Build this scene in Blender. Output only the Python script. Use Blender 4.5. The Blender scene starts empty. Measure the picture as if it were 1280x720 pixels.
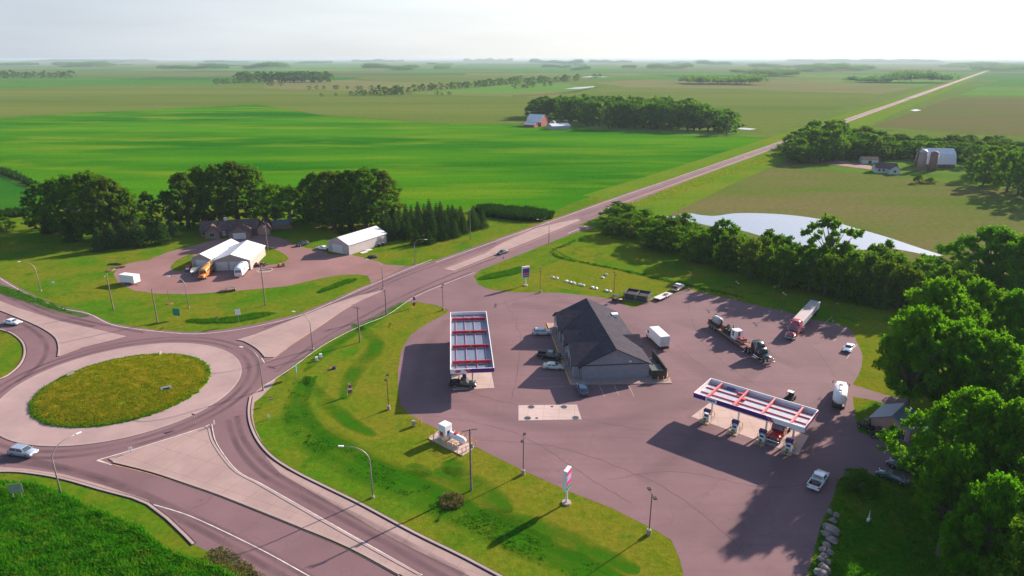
import bpy, bmesh, math, random
import numpy as np
from mathutils import Vector, Matrix
from mathutils.geometry import tessellate_polygon
random.seed(7); RNG = np.random.default_rng(7)
scene = bpy.context.scene
COL = scene.collection
R = math.radians

# ---------------------------------------------------------------- camera
CAM_H = 65.0; FPX = 840.0; HZ = 73.0
PITCH = math.atan((360 - HZ) / FPX); CP, SP = math.cos(PITCH), math.sin(PITCH)
cam_d = bpy.data.cameras.new('camera'); cam = bpy.data.objects.new('camera', cam_d); COL.objects.link(cam)
cam.location = (0, 0, CAM_H); cam.rotation_euler = (math.pi / 2 - PITCH, 0, 0)
cam_d.sensor_width = 36; cam_d.lens = FPX / 1280 * 36; cam_d.clip_start = 0.5; cam_d.clip_end = 90000
scene.camera = cam

# ---------------------------------------------------------------- world, sun, exposure
SUN_AZ = 40.0; SUN_EL = 22.5          # azimuth measured from +X towards +Y
world = bpy.data.worlds.new('World'); scene.world = world; world.use_nodes = True
nt = world.node_tree; nt.nodes.clear()
sky = nt.nodes.new('ShaderNodeTexSky'); sky.sky_type = 'NISHITA'; sky.sun_disc = False
sky.sun_elevation = R(SUN_EL); sky.sun_rotation = R(90 - SUN_AZ)
sky.altitude = 300; sky.air_density = 1.0; sky.dust_density = 1.0; sky.ozone_density = 2.0
bg = nt.nodes.new('ShaderNodeBackground'); bg.inputs['Strength'].default_value = 0.095
wo = nt.nodes.new('ShaderNodeOutputWorld')
hs = nt.nodes.new('ShaderNodeHueSaturation'); hs.inputs['Saturation'].default_value = 1.0; nt.links.new(sky.outputs[0], hs.inputs['Color'])
tcw = nt.nodes.new('ShaderNodeTexCoord'); sxw = nt.nodes.new('ShaderNodeSeparateXYZ'); nt.links.new(tcw.outputs['Generated'], sxw.inputs[0])
mrw = nt.nodes.new('ShaderNodeMapRange'); mrw.inputs[1].default_value = .06; mrw.inputs[2].default_value = .35; mrw.inputs[3].default_value = .93; mrw.inputs[4].default_value = .05; nt.links.new(sxw.outputs[2], mrw.inputs[0])
mxw = nt.nodes.new('ShaderNodeMix'); mxw.data_type = 'RGBA'; nt.links.new(mrw.outputs[0], mxw.inputs[0]); nt.links.new(hs.outputs[0], mxw.inputs[6])
dtw = nt.nodes.new('ShaderNodeVectorMath'); dtw.operation = 'DOT_PRODUCT'; dtw.inputs[1].default_value = (math.cos(R(SUN_AZ)), math.sin(R(SUN_AZ)), 0); nt.links.new(tcw.outputs['Generated'], dtw.inputs[0])
mra = nt.nodes.new('ShaderNodeMapRange'); mra.inputs[1].default_value = .1; mra.inputs[2].default_value = 1.0; nt.links.new(dtw.outputs['Value'], mra.inputs[0])
mcw = nt.nodes.new('ShaderNodeMix'); mcw.data_type = 'RGBA'; nt.links.new(mra.outputs[0], mcw.inputs[0])
nzw = nt.nodes.new('ShaderNodeTexNoise'); nzw.inputs['Scale'].default_value = 2.2; nzw.inputs['Detail'].default_value = 6; mpw = nt.nodes.new('ShaderNodeMapping'); mpw.inputs['Scale'].default_value = (1, 1, 9); nt.links.new(tcw.outputs['Generated'], mpw.inputs[0]); nt.links.new(mpw.outputs[0], nzw.inputs['Vector'])
mrn = nt.nodes.new('ShaderNodeMapRange'); mrn.inputs[1].default_value = .3; mrn.inputs[2].default_value = .7; mrn.inputs[3].default_value = .90; mrn.inputs[4].default_value = 1.08; nt.links.new(nzw.outputs[0], mrn.inputs[0])
scw = nt.nodes.new('ShaderNodeVectorMath'); scw.operation = 'SCALE'; nt.links.new(mrn.outputs[0], scw.inputs[3])
mcw.inputs[6].default_value = (2.7, 3.0, 3.4, 1); mcw.inputs[7].default_value = (5.2, 5.2, 5.0, 1); nt.links.new(mcw.outputs[2], scw.inputs[0]); nt.links.new(scw.outputs[0], mxw.inputs[7])
nt.links.new(mxw.outputs[2], bg.inputs[0]); nt.links.new(bg.outputs[0], wo.inputs[0])
sd = bpy.data.lights.new('sun', 'SUN'); sd.energy = 5.0; sd.angle = R(0.6); sd.color = (1.0, 0.86, 0.74)
so = bpy.data.objects.new('sun', sd); COL.objects.link(so)
sdir = Vector((math.cos(R(SUN_AZ)) * math.cos(R(SUN_EL)), math.sin(R(SUN_AZ)) * math.cos(R(SUN_EL)), math.sin(R(SUN_EL))))
so.rotation_euler = sdir.to_track_quat('Z', 'Y').to_euler(); so.location = (200, 170, 120)
vs = scene.view_settings; vs.view_transform = 'Standard'; vs.look = 'None'; vs.exposure = 1.25; vs.gamma = 1.0; vs.use_curve_mapping = False
scene.cycles.volume_bounces = 1

# ---------------------------------------------------------------- helpers
def ray(x, y):
    u = (x - 640) / FPX; v = -(y - 360) / FPX
    return (u, CP + v * SP, -SP + v * CP)
def at(x, y, z=0.0):
    """point on the level z seen at photo position x, y (survey of the place)"""
    d = ray(x, y); t = (z - CAM_H) / d[2]
    return Vector((d[0] * t, d[1] * t, z))
def height(b, t):
    G = at(*b); d = ray(*t); k = (G.x * d[0] + G.y * d[1]) / (d[0] ** 2 + d[1] ** 2)
    return CAM_H + k * d[2]
def tag(o, label=None, cat=None, group=None, kind=None):
    if label: o['label'] = label
    if cat: o['category'] = cat
    if group: o['group'] = group
    if kind: o['kind'] = kind
    return o
def thing(name, label, cat, loc=(0, 0, 0), rz=0.0, group=None):
    o = bpy.data.objects.new(name, None); COL.objects.link(o); o.empty_display_size = 0.5
    o.location = loc; o.rotation_euler = (0, 0, rz)
    return tag(o, label, cat, group)
def copy_tree(o, parent=None):
    c = o.copy(); COL.objects.link(c); c.parent = parent
    for ch in list(o.children): copy_tree(ch, c)
    return c
def smooth(pts, n=6, closed=True):
    P = [Vector((p[0], p[1])) for p in pts]; out = []
    m = len(P); rng = range(m) if closed else range(m - 1)
    for i in rng:
        if closed: a, b, c, d = P[(i - 1) % m], P[i], P[(i + 1) % m], P[(i + 2) % m]
        else: a, b, c, d = P[max(i - 1, 0)], P[i], P[i + 1], P[min(i + 2, m - 1)]
        for k in range(n):
            t = k / n
            # centripetal-ish: clamp the tangents so uneven steps do not overshoot
            L = (c - b).length; t1 = (c - a); t2 = (d - b)
            if t1.length > 1e-6: t1 = t1.normalized() * L * min(1, (b - a).length / max(L, 1e-6) * 1.5 + .05)
            if t2.length > 1e-6: t2 = t2.normalized() * L * min(1, (d - c).length / max(L, 1e-6) * 1.5 + .05)
            h1 = 2 * t ** 3 - 3 * t ** 2 + 1; h2 = t ** 3 - 2 * t ** 2 + t; h3 = -2 * t ** 3 + 3 * t ** 2; h4 = t ** 3 - t ** 2
            out.append(b * h1 + t1 * h2 + c * h3 + t2 * h4)
    if not closed: out.append(P[-1])
    return out
def W(px, n=0, closed=True):
    w = [at(*p).to_2d() for p in px]
    return smooth(w, n, closed) if n else w
def circle(c, r, n=96): return [Vector((c[0] + r * math.cos(2 * math.pi * i / n), c[1] + r * math.sin(2 * math.pi * i / n))) for i in range(n)]
def offset(pts, d, closed=False):
    out = []; m = len(pts)
    for i in range(m):
        a = pts[(i - 1) % m] if closed else pts[max(i - 1, 0)]; b = pts[(i + 1) % m] if closed else pts[min(i + 1, m - 1)]
        t = (b - a)
        if t.length < 1e-9: t = Vector((1, 0))
        t.normalize(); out.append(pts[i] + Vector((-t.y, t.x)) * d)
    return out

class MB:
    def __init__(s): s.v = []; s.f = []; s.m = []; s.uv = None
    def poly(s, pts, m=0):
        k = len(s.v); s.v += [tuple(p) for p in pts]; s.f.append(list(range(k, k + len(pts)))); s.m.append(m); return s
    def box(s, c, d, rz=0, m=0, taper=1.0):
        x, y, z = d[0] / 2, d[1] / 2, d[2] / 2; k = len(s.v); ca, sa = math.cos(rz), math.sin(rz)
        for dz in (-1, 1):
            q = taper if dz > 0 else 1
            for dx, dy in ((-1, -1), (1, -1), (1, 1), (-1, 1)):
                a, b = dx * x * q, dy * y * q
                s.v.append((c[0] + a * ca - b * sa, c[1] + a * sa + b * ca, c[2] + dz * z))
        for q in ((3, 2, 1, 0), (4, 5, 6, 7), (0, 1, 5, 4), (1, 2, 6, 5), (2, 3, 7, 6), (3, 0, 4, 7)):
            s.f.append([k + i for i in q]); s.m.append(m)
        return s
    def bx(s, x0, x1, y0, y1, z0, z1, m=0): return s.box(((x0 + x1) / 2, (y0 + y1) / 2, (z0 + z1) / 2), (x1 - x0, y1 - y0, z1 - z0), 0, m)
    def cyl(s, p0, p1, r0, r1=None, n=10, m=0, cap=True):
        r1 = r0 if r1 is None else r1
        p0, p1 = Vector(p0), Vector(p1); a = (p1 - p0)
        if a.length < 1e-6: return s
        a.normalize(); u = a.orthogonal().normalized(); w = a.cross(u); k = len(s.v)
        for p, r in ((p0, r0), (p1, r1)):
            for i in range(n):
                t = 2 * math.pi * i / n; q = p + (u * math.cos(t) + w * math.sin(t)) * r; s.v.append(tuple(q))
        for i in range(n):
            j = (i + 1) % n; s.f.append([k + i, k + j, k + n + j, k + n + i]); s.m.append(m)
        if cap:
            s.f.append([k + i for i in reversed(range(n))]); s.m.append(m)
            s.f.append([k + n + i for i in range(n)]); s.m.append(m)
        return s
    def tube(s, pts, rs, n=8, m=0):
        P = [Vector(p) for p in pts]; rings = []; u = None
        for i, p in enumerate(P):
            t = (P[min(i + 1, len(P) - 1)] - P[max(i - 1, 0)]).normalized()
            u = t.orthogonal().normalized() if u is None else (u - t * u.dot(t)).normalized()
            w = t.cross(u); r = rs[i] if hasattr(rs, '__len__') else rs
            rings.append([tuple(p + (u * math.cos(2 * math.pi * j / n) + w * math.sin(2 * math.pi * j / n)) * r) for j in range(n)])
        return s.loft(rings, m)
    def loft(s, rings, m=0, caps=True):
        k = len(s.v); n = len(rings[0])
        for r in rings: s.v += [tuple(p) for p in r]
        for i in range(len(rings) - 1):
            for j in range(n):
                a = k + i * n + j; b = k + i * n + (j + 1) % n
                s.f.append([a, b, b + n, a + n]); s.m.append(m)
        if caps:
            s.f.append([k + j for j in reversed(range(n))]); s.m.append(m)
            q = k + (len(rings) - 1) * n; s.f.append([q + j for j in range(n)]); s.m.append(m)
        return s
    def prism(s, prof, x0, x1, m=0):
        """profile of (y, z) pushed along x"""
        return s.loft([[(x0, p[0], p[1]) for p in prof], [(x1, p[0], p[1]) for p in prof]], m)
    def ball(s, c, r, n=8, m=0):
        rings = []
        for i in range(1, n):
            t = math.pi * i / n
            rings.append([(c[0] + r[0] * math.sin(t) * math.cos(2 * math.pi * j / (n + 2)), c[1] + r[1] * math.sin(t) * math.sin(2 * math.pi * j / (n + 2)), c[2] - r[2] * math.cos(t)) for j in range(n + 2)])
        return s.loft(rings, m)
    def build(s, name, mats, parent=None, smooth_=False, bevel=0, loc=None):
        me = bpy.data.meshes.new(name); me.from_pydata(s.v, [], s.f)
        if not isinstance(mats, (list, tuple)): mats = [mats]
        for mt in mats: me.materials.append(mt)
        me.polygons.foreach_set('material_index', s.m)
        bm = bmesh.new(); bm.from_mesh(me); bmesh.ops.recalc_face_normals(bm, faces=bm.faces); bm.to_mesh(me); bm.free()
        if smooth_: me.polygons.foreach_set('use_smooth', [True] * len(me.polygons))
        o = bpy.data.objects.new(name, me); COL.objects.link(o); o.parent = parent
        if loc is not None: o.location = loc
        if bevel:
            b = o.modifiers.new('bevel', 'BEVEL'); b.width = bevel; b.segments = 2; b.limit_method = 'ANGLE'; b.angle_limit = R(35)
        return o
def np_mesh(name, V, nper, mat):
    """loose faces of nper corners each from a (k*nper, 3) array"""
    me = bpy.data.meshes.new(name); n = len(V) // nper
    me.vertices.add(len(V)); me.vertices.foreach_set('co', V.astype(np.float32).ravel())
    me.loops.add(len(V)); me.loops.foreach_set('vertex_index', np.arange(len(V), dtype=np.int32))
    me.polygons.add(n); me.polygons.foreach_set('loop_start', np.arange(0, len(V), nper, dtype=np.int32))
    me.update(calc_edges=True); me.materials.append(mat)
    return me
def sheet(name, pts, z, mat, h=0.0, label=None, kind='structure', cat=None, group=None, parent=None):
    pts = [Vector((p[0], p[1])) for p in pts]
    tris = tessellate_polygon([[Vector((p.x, p.y, 0)) for p in pts]])
    v = [(p.x, p.y, z + h) for p in pts]; f = [list(t) for t in tris]
    n = len(pts)
    if h > 0:
        v += [(p.x, p.y, z) for p in pts]
        f += [[i, (i + 1) % n, n + (i + 1) % n, n + i] for i in range(n)]
    me = bpy.data.meshes.new(name); me.from_pydata(v, [], f); me.materials.append(mat)
    bm = bmesh.new(); bm.from_mesh(me)
    if h > 0: bmesh.ops.recalc_face_normals(bm, faces=bm.faces)
    else:
        for fc in bm.faces:
            if fc.normal.z < 0: fc.normal_flip()
    bm.to_mesh(me); bm.free()
    o = bpy.data.objects.new(name, me); COL.objects.link(o); o.parent = parent
    return tag(o, label, cat, group, kind)
def ribbon(name, pts, w, z, mat, h=0.0, closed=False, kind='structure', parent=None):
    pts = [Vector((p[0], p[1])) for p in pts]
    A = offset(pts, w / 2, closed); B = offset(pts, -w / 2, closed); n = len(pts)
    v = []; f = []; uv = []
    m = n if closed else n - 1
    s = 0; S = [0]
    for i in range(n): s += (pts[(i + 1) % n] - pts[i]).length; S.append(s)
    if h <= 0:
        for i in range(n): v += [(A[i].x, A[i].y, z), (B[i].x, B[i].y, z)]
        for i in range(m):
            j = (i + 1) % n; f.append([2 * i + 1, 2 * j + 1, 2 * j, 2 * i]); uv += [(1, S[i]), (1, S[i + 1]), (0, S[i + 1]), (0, S[i])]
    else:
        for i in range(n): v += [(A[i].x, A[i].y, z), (A[i].x, A[i].y, z + h), (B[i].x, B[i].y, z + h), (B[i].x, B[i].y, z)]
        for i in range(m):
            j = (i + 1) % n
            for k in range(3): f.append([4 * i + k, 4 * i + k + 1, 4 * j + k + 1, 4 * j + k]); uv += [(0, 0)] * 4
    me = bpy.data.meshes.new(name); me.from_pydata(v, [], f); me.materials.append(mat)
    ul = me.uv_layers.new(name='UVMap'); ul.data.foreach_set('uv', [c for q in uv for c in q])
    if h > 0:
        bm = bmesh.new(); bm.from_mesh(me); bmesh.ops.recalc_face_normals(bm, faces=bm.faces); bm.to_mesh(me); bm.free()
    o = bpy.data.objects.new(name, me); COL.objects.link(o); o.parent = parent
    return tag(o, kind=kind)

# ---------------------------------------------------------------- materials
def new_mat(name):
    m = bpy.data.materials.new(name); m.use_nodes = True; t = m.node_tree
    return m, t, t.nodes['Principled BSDF'], t.nodes['Material Output']
def N(t, kind, **kw):
    n = t.nodes.new(kind)
    for k, v in kw.items(): setattr(n, k, v)
    return n
def coords(t, rot=0.0, scale=(1, 1, 1), kind='Object'):
    tc = N(t, 'ShaderNodeTexCoord'); mp = N(t, 'ShaderNodeMapping')
    t.links.new(tc.outputs[kind], mp.inputs[0]); mp.inputs['Rotation'].default_value = (0, 0, rot); mp.inputs['Scale'].default_value = scale
    return mp.outputs[0]
def noise(t, vec, scale, detail=4, rough=.55, lo=.35, hi=.65):
    n = N(t, 'ShaderNodeTexNoise'); n.inputs['Scale'].default_value = scale; n.inputs['Detail'].default_value = detail; n.inputs['Roughness'].default_value = rough
    t.links.new(vec, n.inputs['Vector'])
    r = N(t, 'ShaderNodeMapRange'); r.inputs[1].default_value = lo; r.inputs[2].default_value = hi; r.clamp = True
    t.links.new(n.outputs[0], r.inputs[0]); return r.outputs[0]
def mix(t, fac, a, b, blend='MIX'):
    m = N(t, 'ShaderNodeMix', data_type='RGBA', blend_type=blend)
    for s, v in ((m.inputs[0], fac), (m.inputs[6], a), (m.inputs[7], b)):
        if isinstance(v, (int, float)): s.default_value = v
        elif isinstance(v, tuple): s.default_value = (*v, 1) if len(v) == 3 else v
        else: t.links.new(v, s)
    return m.outputs[2]
def math_(t, op, a, b=None):
    m = N(t, 'ShaderNodeMath', operation=op)
    for i, v in enumerate((a, b)):
        if v is None: continue
        if isinstance(v, (int, float)): m.inputs[i].default_value = v
        else: t.links.new(v, m.inputs[i])
    return m.outputs[0]
def bump(t, b, h, strength, dist):
    n = N(t, 'ShaderNodeBump'); n.inputs['Strength'].default_value = strength; n.inputs['Distance'].default_value = dist
    t.links.new(h, n.inputs['Height']); t.links.new(n.outputs[0], b.inputs['Normal'])
def mul(c, k): return tuple(min(1, x * k) for x in c)
def pm(name, col, rough=.6, metal=0.0, var=.12, scale=3.0, coat=0.0, spec=.5):
    m, t, b, o = new_mat(name); v = coords(t)
    f = noise(t, v, scale, 5); c = mix(t, f, mul(col, 1 - var), mul(col, 1 + var))
    t.links.new(c, b.inputs['Base Color']); b.inputs['Roughness'].default_value = rough; b.inputs['Metallic'].default_value = metal
    b.inputs['Coat Weight'].default_value = coat; b.inputs['Specular IOR Level'].default_value = spec
    return m
def field(name, c1, c2, c3=None, s=.02, stretch=.25, rot=0.0, fine=.6, bumpd=.25, rows=0.0, lo3=.58, hi3=.75, rough=.95):
    m, t, b, o = new_mat(name)
    v = coords(t, rot, (stretch, 1, 1)); v0 = coords(t)
    a = noise(t, v, s, 5, .6, .38, .62); c = mix(t, a, c1, c2)
    if c3: c = mix(t, noise(t, v, s * 2.3, 5, .6, lo3, hi3), c, c3)
    f = noise(t, v0, fine, 6, .7, .25, .75); c = mix(t, f, mix(t, 1.0, c, (.72, .74, .7), 'MULTIPLY'), mix(t, 1.0, c, (1.25, 1.22, 1.2), 'MULTIPLY'))
    if rows:
        w = N(t, 'ShaderNodeTexWave'); w.inputs['Scale'].default_value = rows; w.inputs['Distortion'].default_value = .6
        t.links.new(coords(t, rot + math.pi / 2), w.inputs['Vector'])
        c = mix(t, math_(t, 'MULTIPLY', w.outputs['Fac'], .35), c, mix(t, 1.0, c, (.6, .62, .6), 'MULTIPLY'))
    t.links.new(c, b.inputs['Base Color']); b.inputs['Roughness'].default_value = rough; b.inputs['Specular IOR Level'].default_value = 0
    if bumpd: bump(t, b, noise(t, v0, fine * 2, 6, .75, .2, .8), .6, bumpd)
    return m
def ground_mat(name, c1, c2, c3, fine=.9, s=.05, bumpd=.12):
    m, t, b, o = new_mat(name); v = coords(t)
    a = noise(t, v, s, 6, .65, .38, .58); c = mix(t, a, c1, c2)
    c = mix(t, noise(t, v, s * 3.1, 6, .7, .52, .70), c, c3)
    c = mix(t, math_(t, 'MULTIPLY', noise(t, v, .22, 6, .75, .60, .74), .7), c, (.16, .125, .04))
    c = mix(t, math_(t, 'MULTIPLY', noise(t, v, .35, 4, .6, .4, .7), .5), c, c1)
    f = noise(t, v, fine, 7, .75, .25, .75); c = mix(t, f, mix(t, 1.0, c, (.6, .64, .6), 'MULTIPLY'), mix(t, 1.0, c, (1.35, 1.3, 1.25), 'MULTIPLY'))
    t.links.new(c, b.inputs['Base Color']); b.inputs['Roughness'].default_value = 1; b.inputs['Specular IOR Level'].default_value = 0
    bump(t, b, noise(t, v, fine * 2.5, 6, .8, .2, .8), .7, bumpd)
    return m
def asphalt_mat(name, col, crack=.06, stain=.25, rot=0.0, streak=.0):
    m, t, b, o = new_mat(name); v = coords(t)
    c = mix(t, noise(t, v, .06, 6, .6, .35, .65), mul(col, .86), mul(col, 1.1))
    c = mix(t, noise(t, v, 9, 3, .8, .2, .8), mix(t, 1.0, c, (.88, .88, .88), 'MULTIPLY'), mix(t, 1.0, c, (1.1, 1.1, 1.1), 'MULTIPLY'))
    c = mix(t, math_(t, 'MULTIPLY', noise(t, v, .33, 6, .7, .6, .78), stain), c, mul(col, .45))
    if streak:
        c = mix(t, math_(t, 'MULTIPLY', noise(t, coords(t, rot, (.04, 1, 1)), .9, 4, .6, .4, .7), streak), c, mul(col, .6))
    vo = N(t, 'ShaderNodeTexVoronoi', feature='DISTANCE_TO_EDGE'); vo.inputs['Scale'].default_value = .085
    wv = N(t, 'ShaderNodeVectorMath', operation='ADD'); nz = N(t, 'ShaderNodeTexNoise'); nz.inputs['Scale'].default_value = .25; nz.inputs['Detail'].default_value = 5
    t.links.new(v, nz.inputs['Vector']); sc = N(t, 'ShaderNodeVectorMath', operation='SCALE'); sc.inputs[3].default_value = 6
    t.links.new(nz.outputs[1], sc.inputs[0]); t.links.new(v, wv.inputs[0]); t.links.new(sc.outputs[0], wv.inputs[1]); t.links.new(wv.outputs[0], vo.inputs['Vector'])
    ck = N(t, 'ShaderNodeMapRange'); ck.inputs[1].default_value = 0; ck.inputs[2].default_value = .012; ck.inputs[3].default_value = 1; ck.inputs[4].default_value = 0
    t.links.new(vo.outputs['Distance'], ck.inputs[0])
    c = mix(t, math_(t, 'MULTIPLY', math_(t, 'MULTIPLY', ck.outputs[0], crack * 6), noise(t, v, .04, 3, .5, .4, .6)), c, mul(col, .4))
    t.links.new(c, b.inputs['Base Color']); b.inputs['Roughness'].default_value = .92; b.inputs['Specular IOR Level'].default_value = .12
    return m
def concrete_mat(name, col, bw=4.5, rot=0.0, joint=.55, var=.12):
    m, t, b, o = new_mat(name); v = coords(t)
    c = mix(t, noise(t, v, .12, 6, .65, .35, .65), mul(col, 1 - var), mul(col, 1 + var * .7))
    c = mix(t, math_(t, 'MULTIPLY', noise(t, v, .7, 6, .7, .55, .8), .35), c, mul(col, .55))
    c = mix(t, noise(t, v, 6, 4, .8, .2, .8), mix(t, 1.0, c, (.93, .93, .93), 'MULTIPLY'), mix(t, 1.0, c, (1.06, 1.06, 1.06), 'MULTIPLY'))
    if bw:
        br = N(t, 'ShaderNodeTexBrick'); br.offset = 0; br.inputs['Scale'].default_value = 1; br.inputs['Mortar Size'].default_value = .045
        br.inputs['Brick Width'].default_value = bw; br.inputs['Row Height'].default_value = bw; t.links.new(coords(t, rot), br.inputs['Vector'])
        c = mix(t, math_(t, 'MULTIPLY', br.outputs['Fac'], 1 - joint), c, mul(col, .4))
    t.links.new(c, b.inputs['Base Color']); b.inputs['Roughness'].default_value = .9; b.inputs['Specular IOR Level'].default_value = .25
    return m
def leaf_mat(name, c1, c2, trans=.35, c3=None):
    m, t, b, o = new_mat(name); oi = N(t, 'ShaderNodeObjectInfo'); v = coords(t)
    c = mix(t, oi.outputs['Random'], c1, c2)
    c = mix(t, noise(t, v, 1.3, 4, .7, .3, .7), mix(t, 1.0, c, (.7, .75, .7), 'MULTIPLY'), mix(t, 1.0, c, (1.3, 1.25, 1.2), 'MULTIPLY'))
    if c3: c = mix(t, noise(t, v, .5, 3, .6, .5, .7), c, c3)
    t.links.new(c, b.inputs['Base Color']); b.inputs['Roughness'].default_value = .75; b.inputs['Specular IOR Level'].default_value = 0
    tr = N(t, 'ShaderNodeBsdfTranslucent'); t.links.new(mix(t, 1.0, c, (1.5, 1.45, .6), 'MULTIPLY'), tr.inputs[0])
    ms = N(t, 'ShaderNodeMixShader'); ms.inputs[0].default_value = trans
    t.links.new(b.outputs[0], ms.inputs[1]); t.links.new(tr.outputs[0], ms.inputs[2]); t.links.new(ms.outputs[0], o.inputs[0])
    return m
def wear_mat(name, col, a=.5):
    """traffic film on the road: soft edged, broken up along its length"""
    m, t, b, o = new_mat(name); tc = N(t, 'ShaderNodeTexCoord'); sx = N(t, 'ShaderNodeSeparateXYZ'); t.links.new(tc.outputs['UV'], sx.inputs[0])
    x = math_(t, 'MULTIPLY', sx.outputs[0], math_(t, 'SUBTRACT', 1.0, sx.outputs[0])); x = math_(t, 'MULTIPLY', x, 4.0)
    f = math_(t, 'MULTIPLY', x, noise(t, coords(t), .12, 5, .6, .3, .6)); f = math_(t, 'MULTIPLY', f, a)
    b.inputs['Base Color'].default_value = (*col, 1); b.inputs['Roughness'].default_value = .85
    tr = N(t, 'ShaderNodeBsdfTransparent'); ms = N(t, 'ShaderNodeMixShader'); t.links.new(f, ms.inputs[0]); t.links.new(tr.outputs[0], ms.inputs[1]); t.links.new(b.outputs[0], ms.inputs[2]); t.links.new(ms.outputs[0], o.inputs[0])
    return m
def siding_mat(name, col, step=.25, axis=2, dark=.75, rough=.6):
    m, t, b, o = new_mat(name); v = coords(t); sx = N(t, 'ShaderNodeSeparateXYZ'); t.links.new(v, sx.inputs[0])
    f = math_(t, 'FRACT', math_(t, 'DIVIDE', sx.outputs[axis], step)); g = math_(t, 'LESS_THAN', f, .16)
    c = mix(t, noise(t, v, 1.2, 4), mul(col, .9), mul(col, 1.08)); c = mix(t, g, c, mul(col, dark))
    t.links.new(c, b.inputs['Base Color']); b.inputs['Roughness'].default_value = rough
    bump(t, b, f, .5, .03); return m
def shingle_mat(name, col, rough=.8):
    m, t, b, o = new_mat(name); v = coords(t)
    br = N(t, 'ShaderNodeTexBrick'); br.inputs['Scale'].default_value = 1; br.inputs['Brick Width'].default_value = .9; br.inputs['Row Height'].default_value = .3; br.inputs['Mortar Size'].default_value = .012
    br.inputs['Color1'].default_value = (*mul(col, .8), 1); br.inputs['Color2'].default_value = (*mul(col, 1.25), 1); br.inputs['Mortar'].default_value = (*mul(col, .5), 1)
    t.links.new(coords(t), br.inputs['Vector'])
    c = mix(t, noise(t, v, .5, 5, .6, .3, .7), mix(t, 1.0, br.outputs[0], (.85, .85, .85), 'MULTIPLY'), br.outputs[0])
    t.links.new(c, b.inputs['Base Color']); b.inputs['Roughness'].default_value = rough; b.inputs['Specular IOR Level'].default_value = .04; return m
# ================================================================ SETTING: ground, fields, water, roads
GRASS = ground_mat('lawn_grass', (.060, .150, .006), (.145, .150, .012), (.034, .112, .004))
G = sheet('ground', [(-33000, -600), (33000, -600), (33000, 33000), (-33000, 33000)], 0, field('open_country', (.075, .15, .018), (.11, .14, .03), (.05, .13, .012), s=.0012, stretch=.3, fine=.06, bumpd=0), kind='structure')
crop = field('young_crop', (.014, .118, .0015), (.062, .200, .003), (.110, .205, .006), s=.010, stretch=.28, rot=R(-4), fine=.5, lo3=.50, hi3=.66, rows=.6)
crop_deep = field('deep_green_crop', (.018, .105, .008), (.035, .13, .010), s=.012, stretch=.3, fine=.4)
olive = field('sparse_soy_field', (.120, .150, .030), (.085, .130, .022), (.145, .135, .045), s=.006, stretch=.15, fine=.25, rot=R(-3))
brownf = field('bare_brown_field', (.125, .105, .050), (.090, .120, .028), (.140, .112, .06), s=.01, stretch=.2, fine=.3)
wetf = field('wet_brown_field', (.138, .122, .048), (.088, .128, .022), (.150, .112, .060), s=.018, stretch=.3, fine=.45, rot=R(6))
band = field('far_green_band', (.04, .14, .012), (.065, .16, .018), s=.002, stretch=.1, fine=.05)
lime = field('far_lime_band', (.10, .20, .03), (.08, .17, .03), s=.002, stretch=.1, fine=.05)
margin = field('tan_margin', (.17, .15, .06), (.11, .14, .04), s=.02, fine=.5)
def fld(name, px, z, mat, n=0): return sheet(name, W(px, n), z, mat)

# far patchwork of fields to the horizon: rows of rectangles, each with its crop
fr = random.Random(11)
fmats = [band, lime, olive, crop_deep, brownf, margin, band, olive]
Y = 2250.0; zz = .30; far_rows = []
while Y < 30000:
    dY = Y * fr.uniform(.10, .2); X = -Y * .95
    while X < Y * .95:
        dX = Y * fr.uniform(.15, .55)
        if fr.random() < .72:
            m = fr.choice(fmats)
            sheet('field', [(X + dX * .02, Y), (X + dX, Y + fr.uniform(-.01, .01) * Y), (X + dX, Y + dY * .96), (X, Y + dY * .96)], .3, m)
        X += dX
    Y += dY
fld('field', [(-900, 112), (-60, 112), (120, 107), (330, 102), (330, 95), (-900, 98)], .1, band)
fld('field', [(-900, 157), (-60, 151), (0, 147.5), (100, 141), (212, 136), (320, 130), (400, 143.5), (470, 149), (540, 153.5), (640, 154), (660, 156), (665, 121), (320, 107), (120, 109), (-60, 115), (-900, 114)], .11, olive)
fld('field', [(330, 111), (430, 114), (560, 119), (700, 122), (700, 112), (640, 109), (560, 106), (420, 98), (330, 99)], .12, margin)
fld('field', [(500, 116), (640, 118), (745, 112), (700, 103), (640, 105), (560, 112)], .14, lime)
fld('field', [(640, 122), (700, 118), (745, 108.5), (760, 107), (742, 111), (690, 117), (640, 119)], .16, brownf)
fld('field', [(420, 99), (560, 105), (700, 101), (640, 93), (420, 91)], .12, olive)
fld('field', [(670, 150), (930, 163), (985, 160), (1095, 120), (900, 112), (760, 112), (680, 125)], .1, olive)
fld('field', [(790, 110), (900, 111), (1100, 118), (1160, 107), (1000, 97), (880, 96), (740, 103)], .12, margin)
fld('field', [(1000, 100), (1150, 108), (1190, 99), (1010, 95)], .14, lime)
fld('field', [(1090, 158), (1190, 122), (1700, 127), (1700, 175), (1290, 172)], .1, brownf)
fld('field', [(1200, 119), (1225, 109), (1700, 112), (1700, 124)], .12, lime)
fld('field', [(1228, 107), (1260, 97), (1700, 98), (1700, 109)], .12, band)
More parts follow.
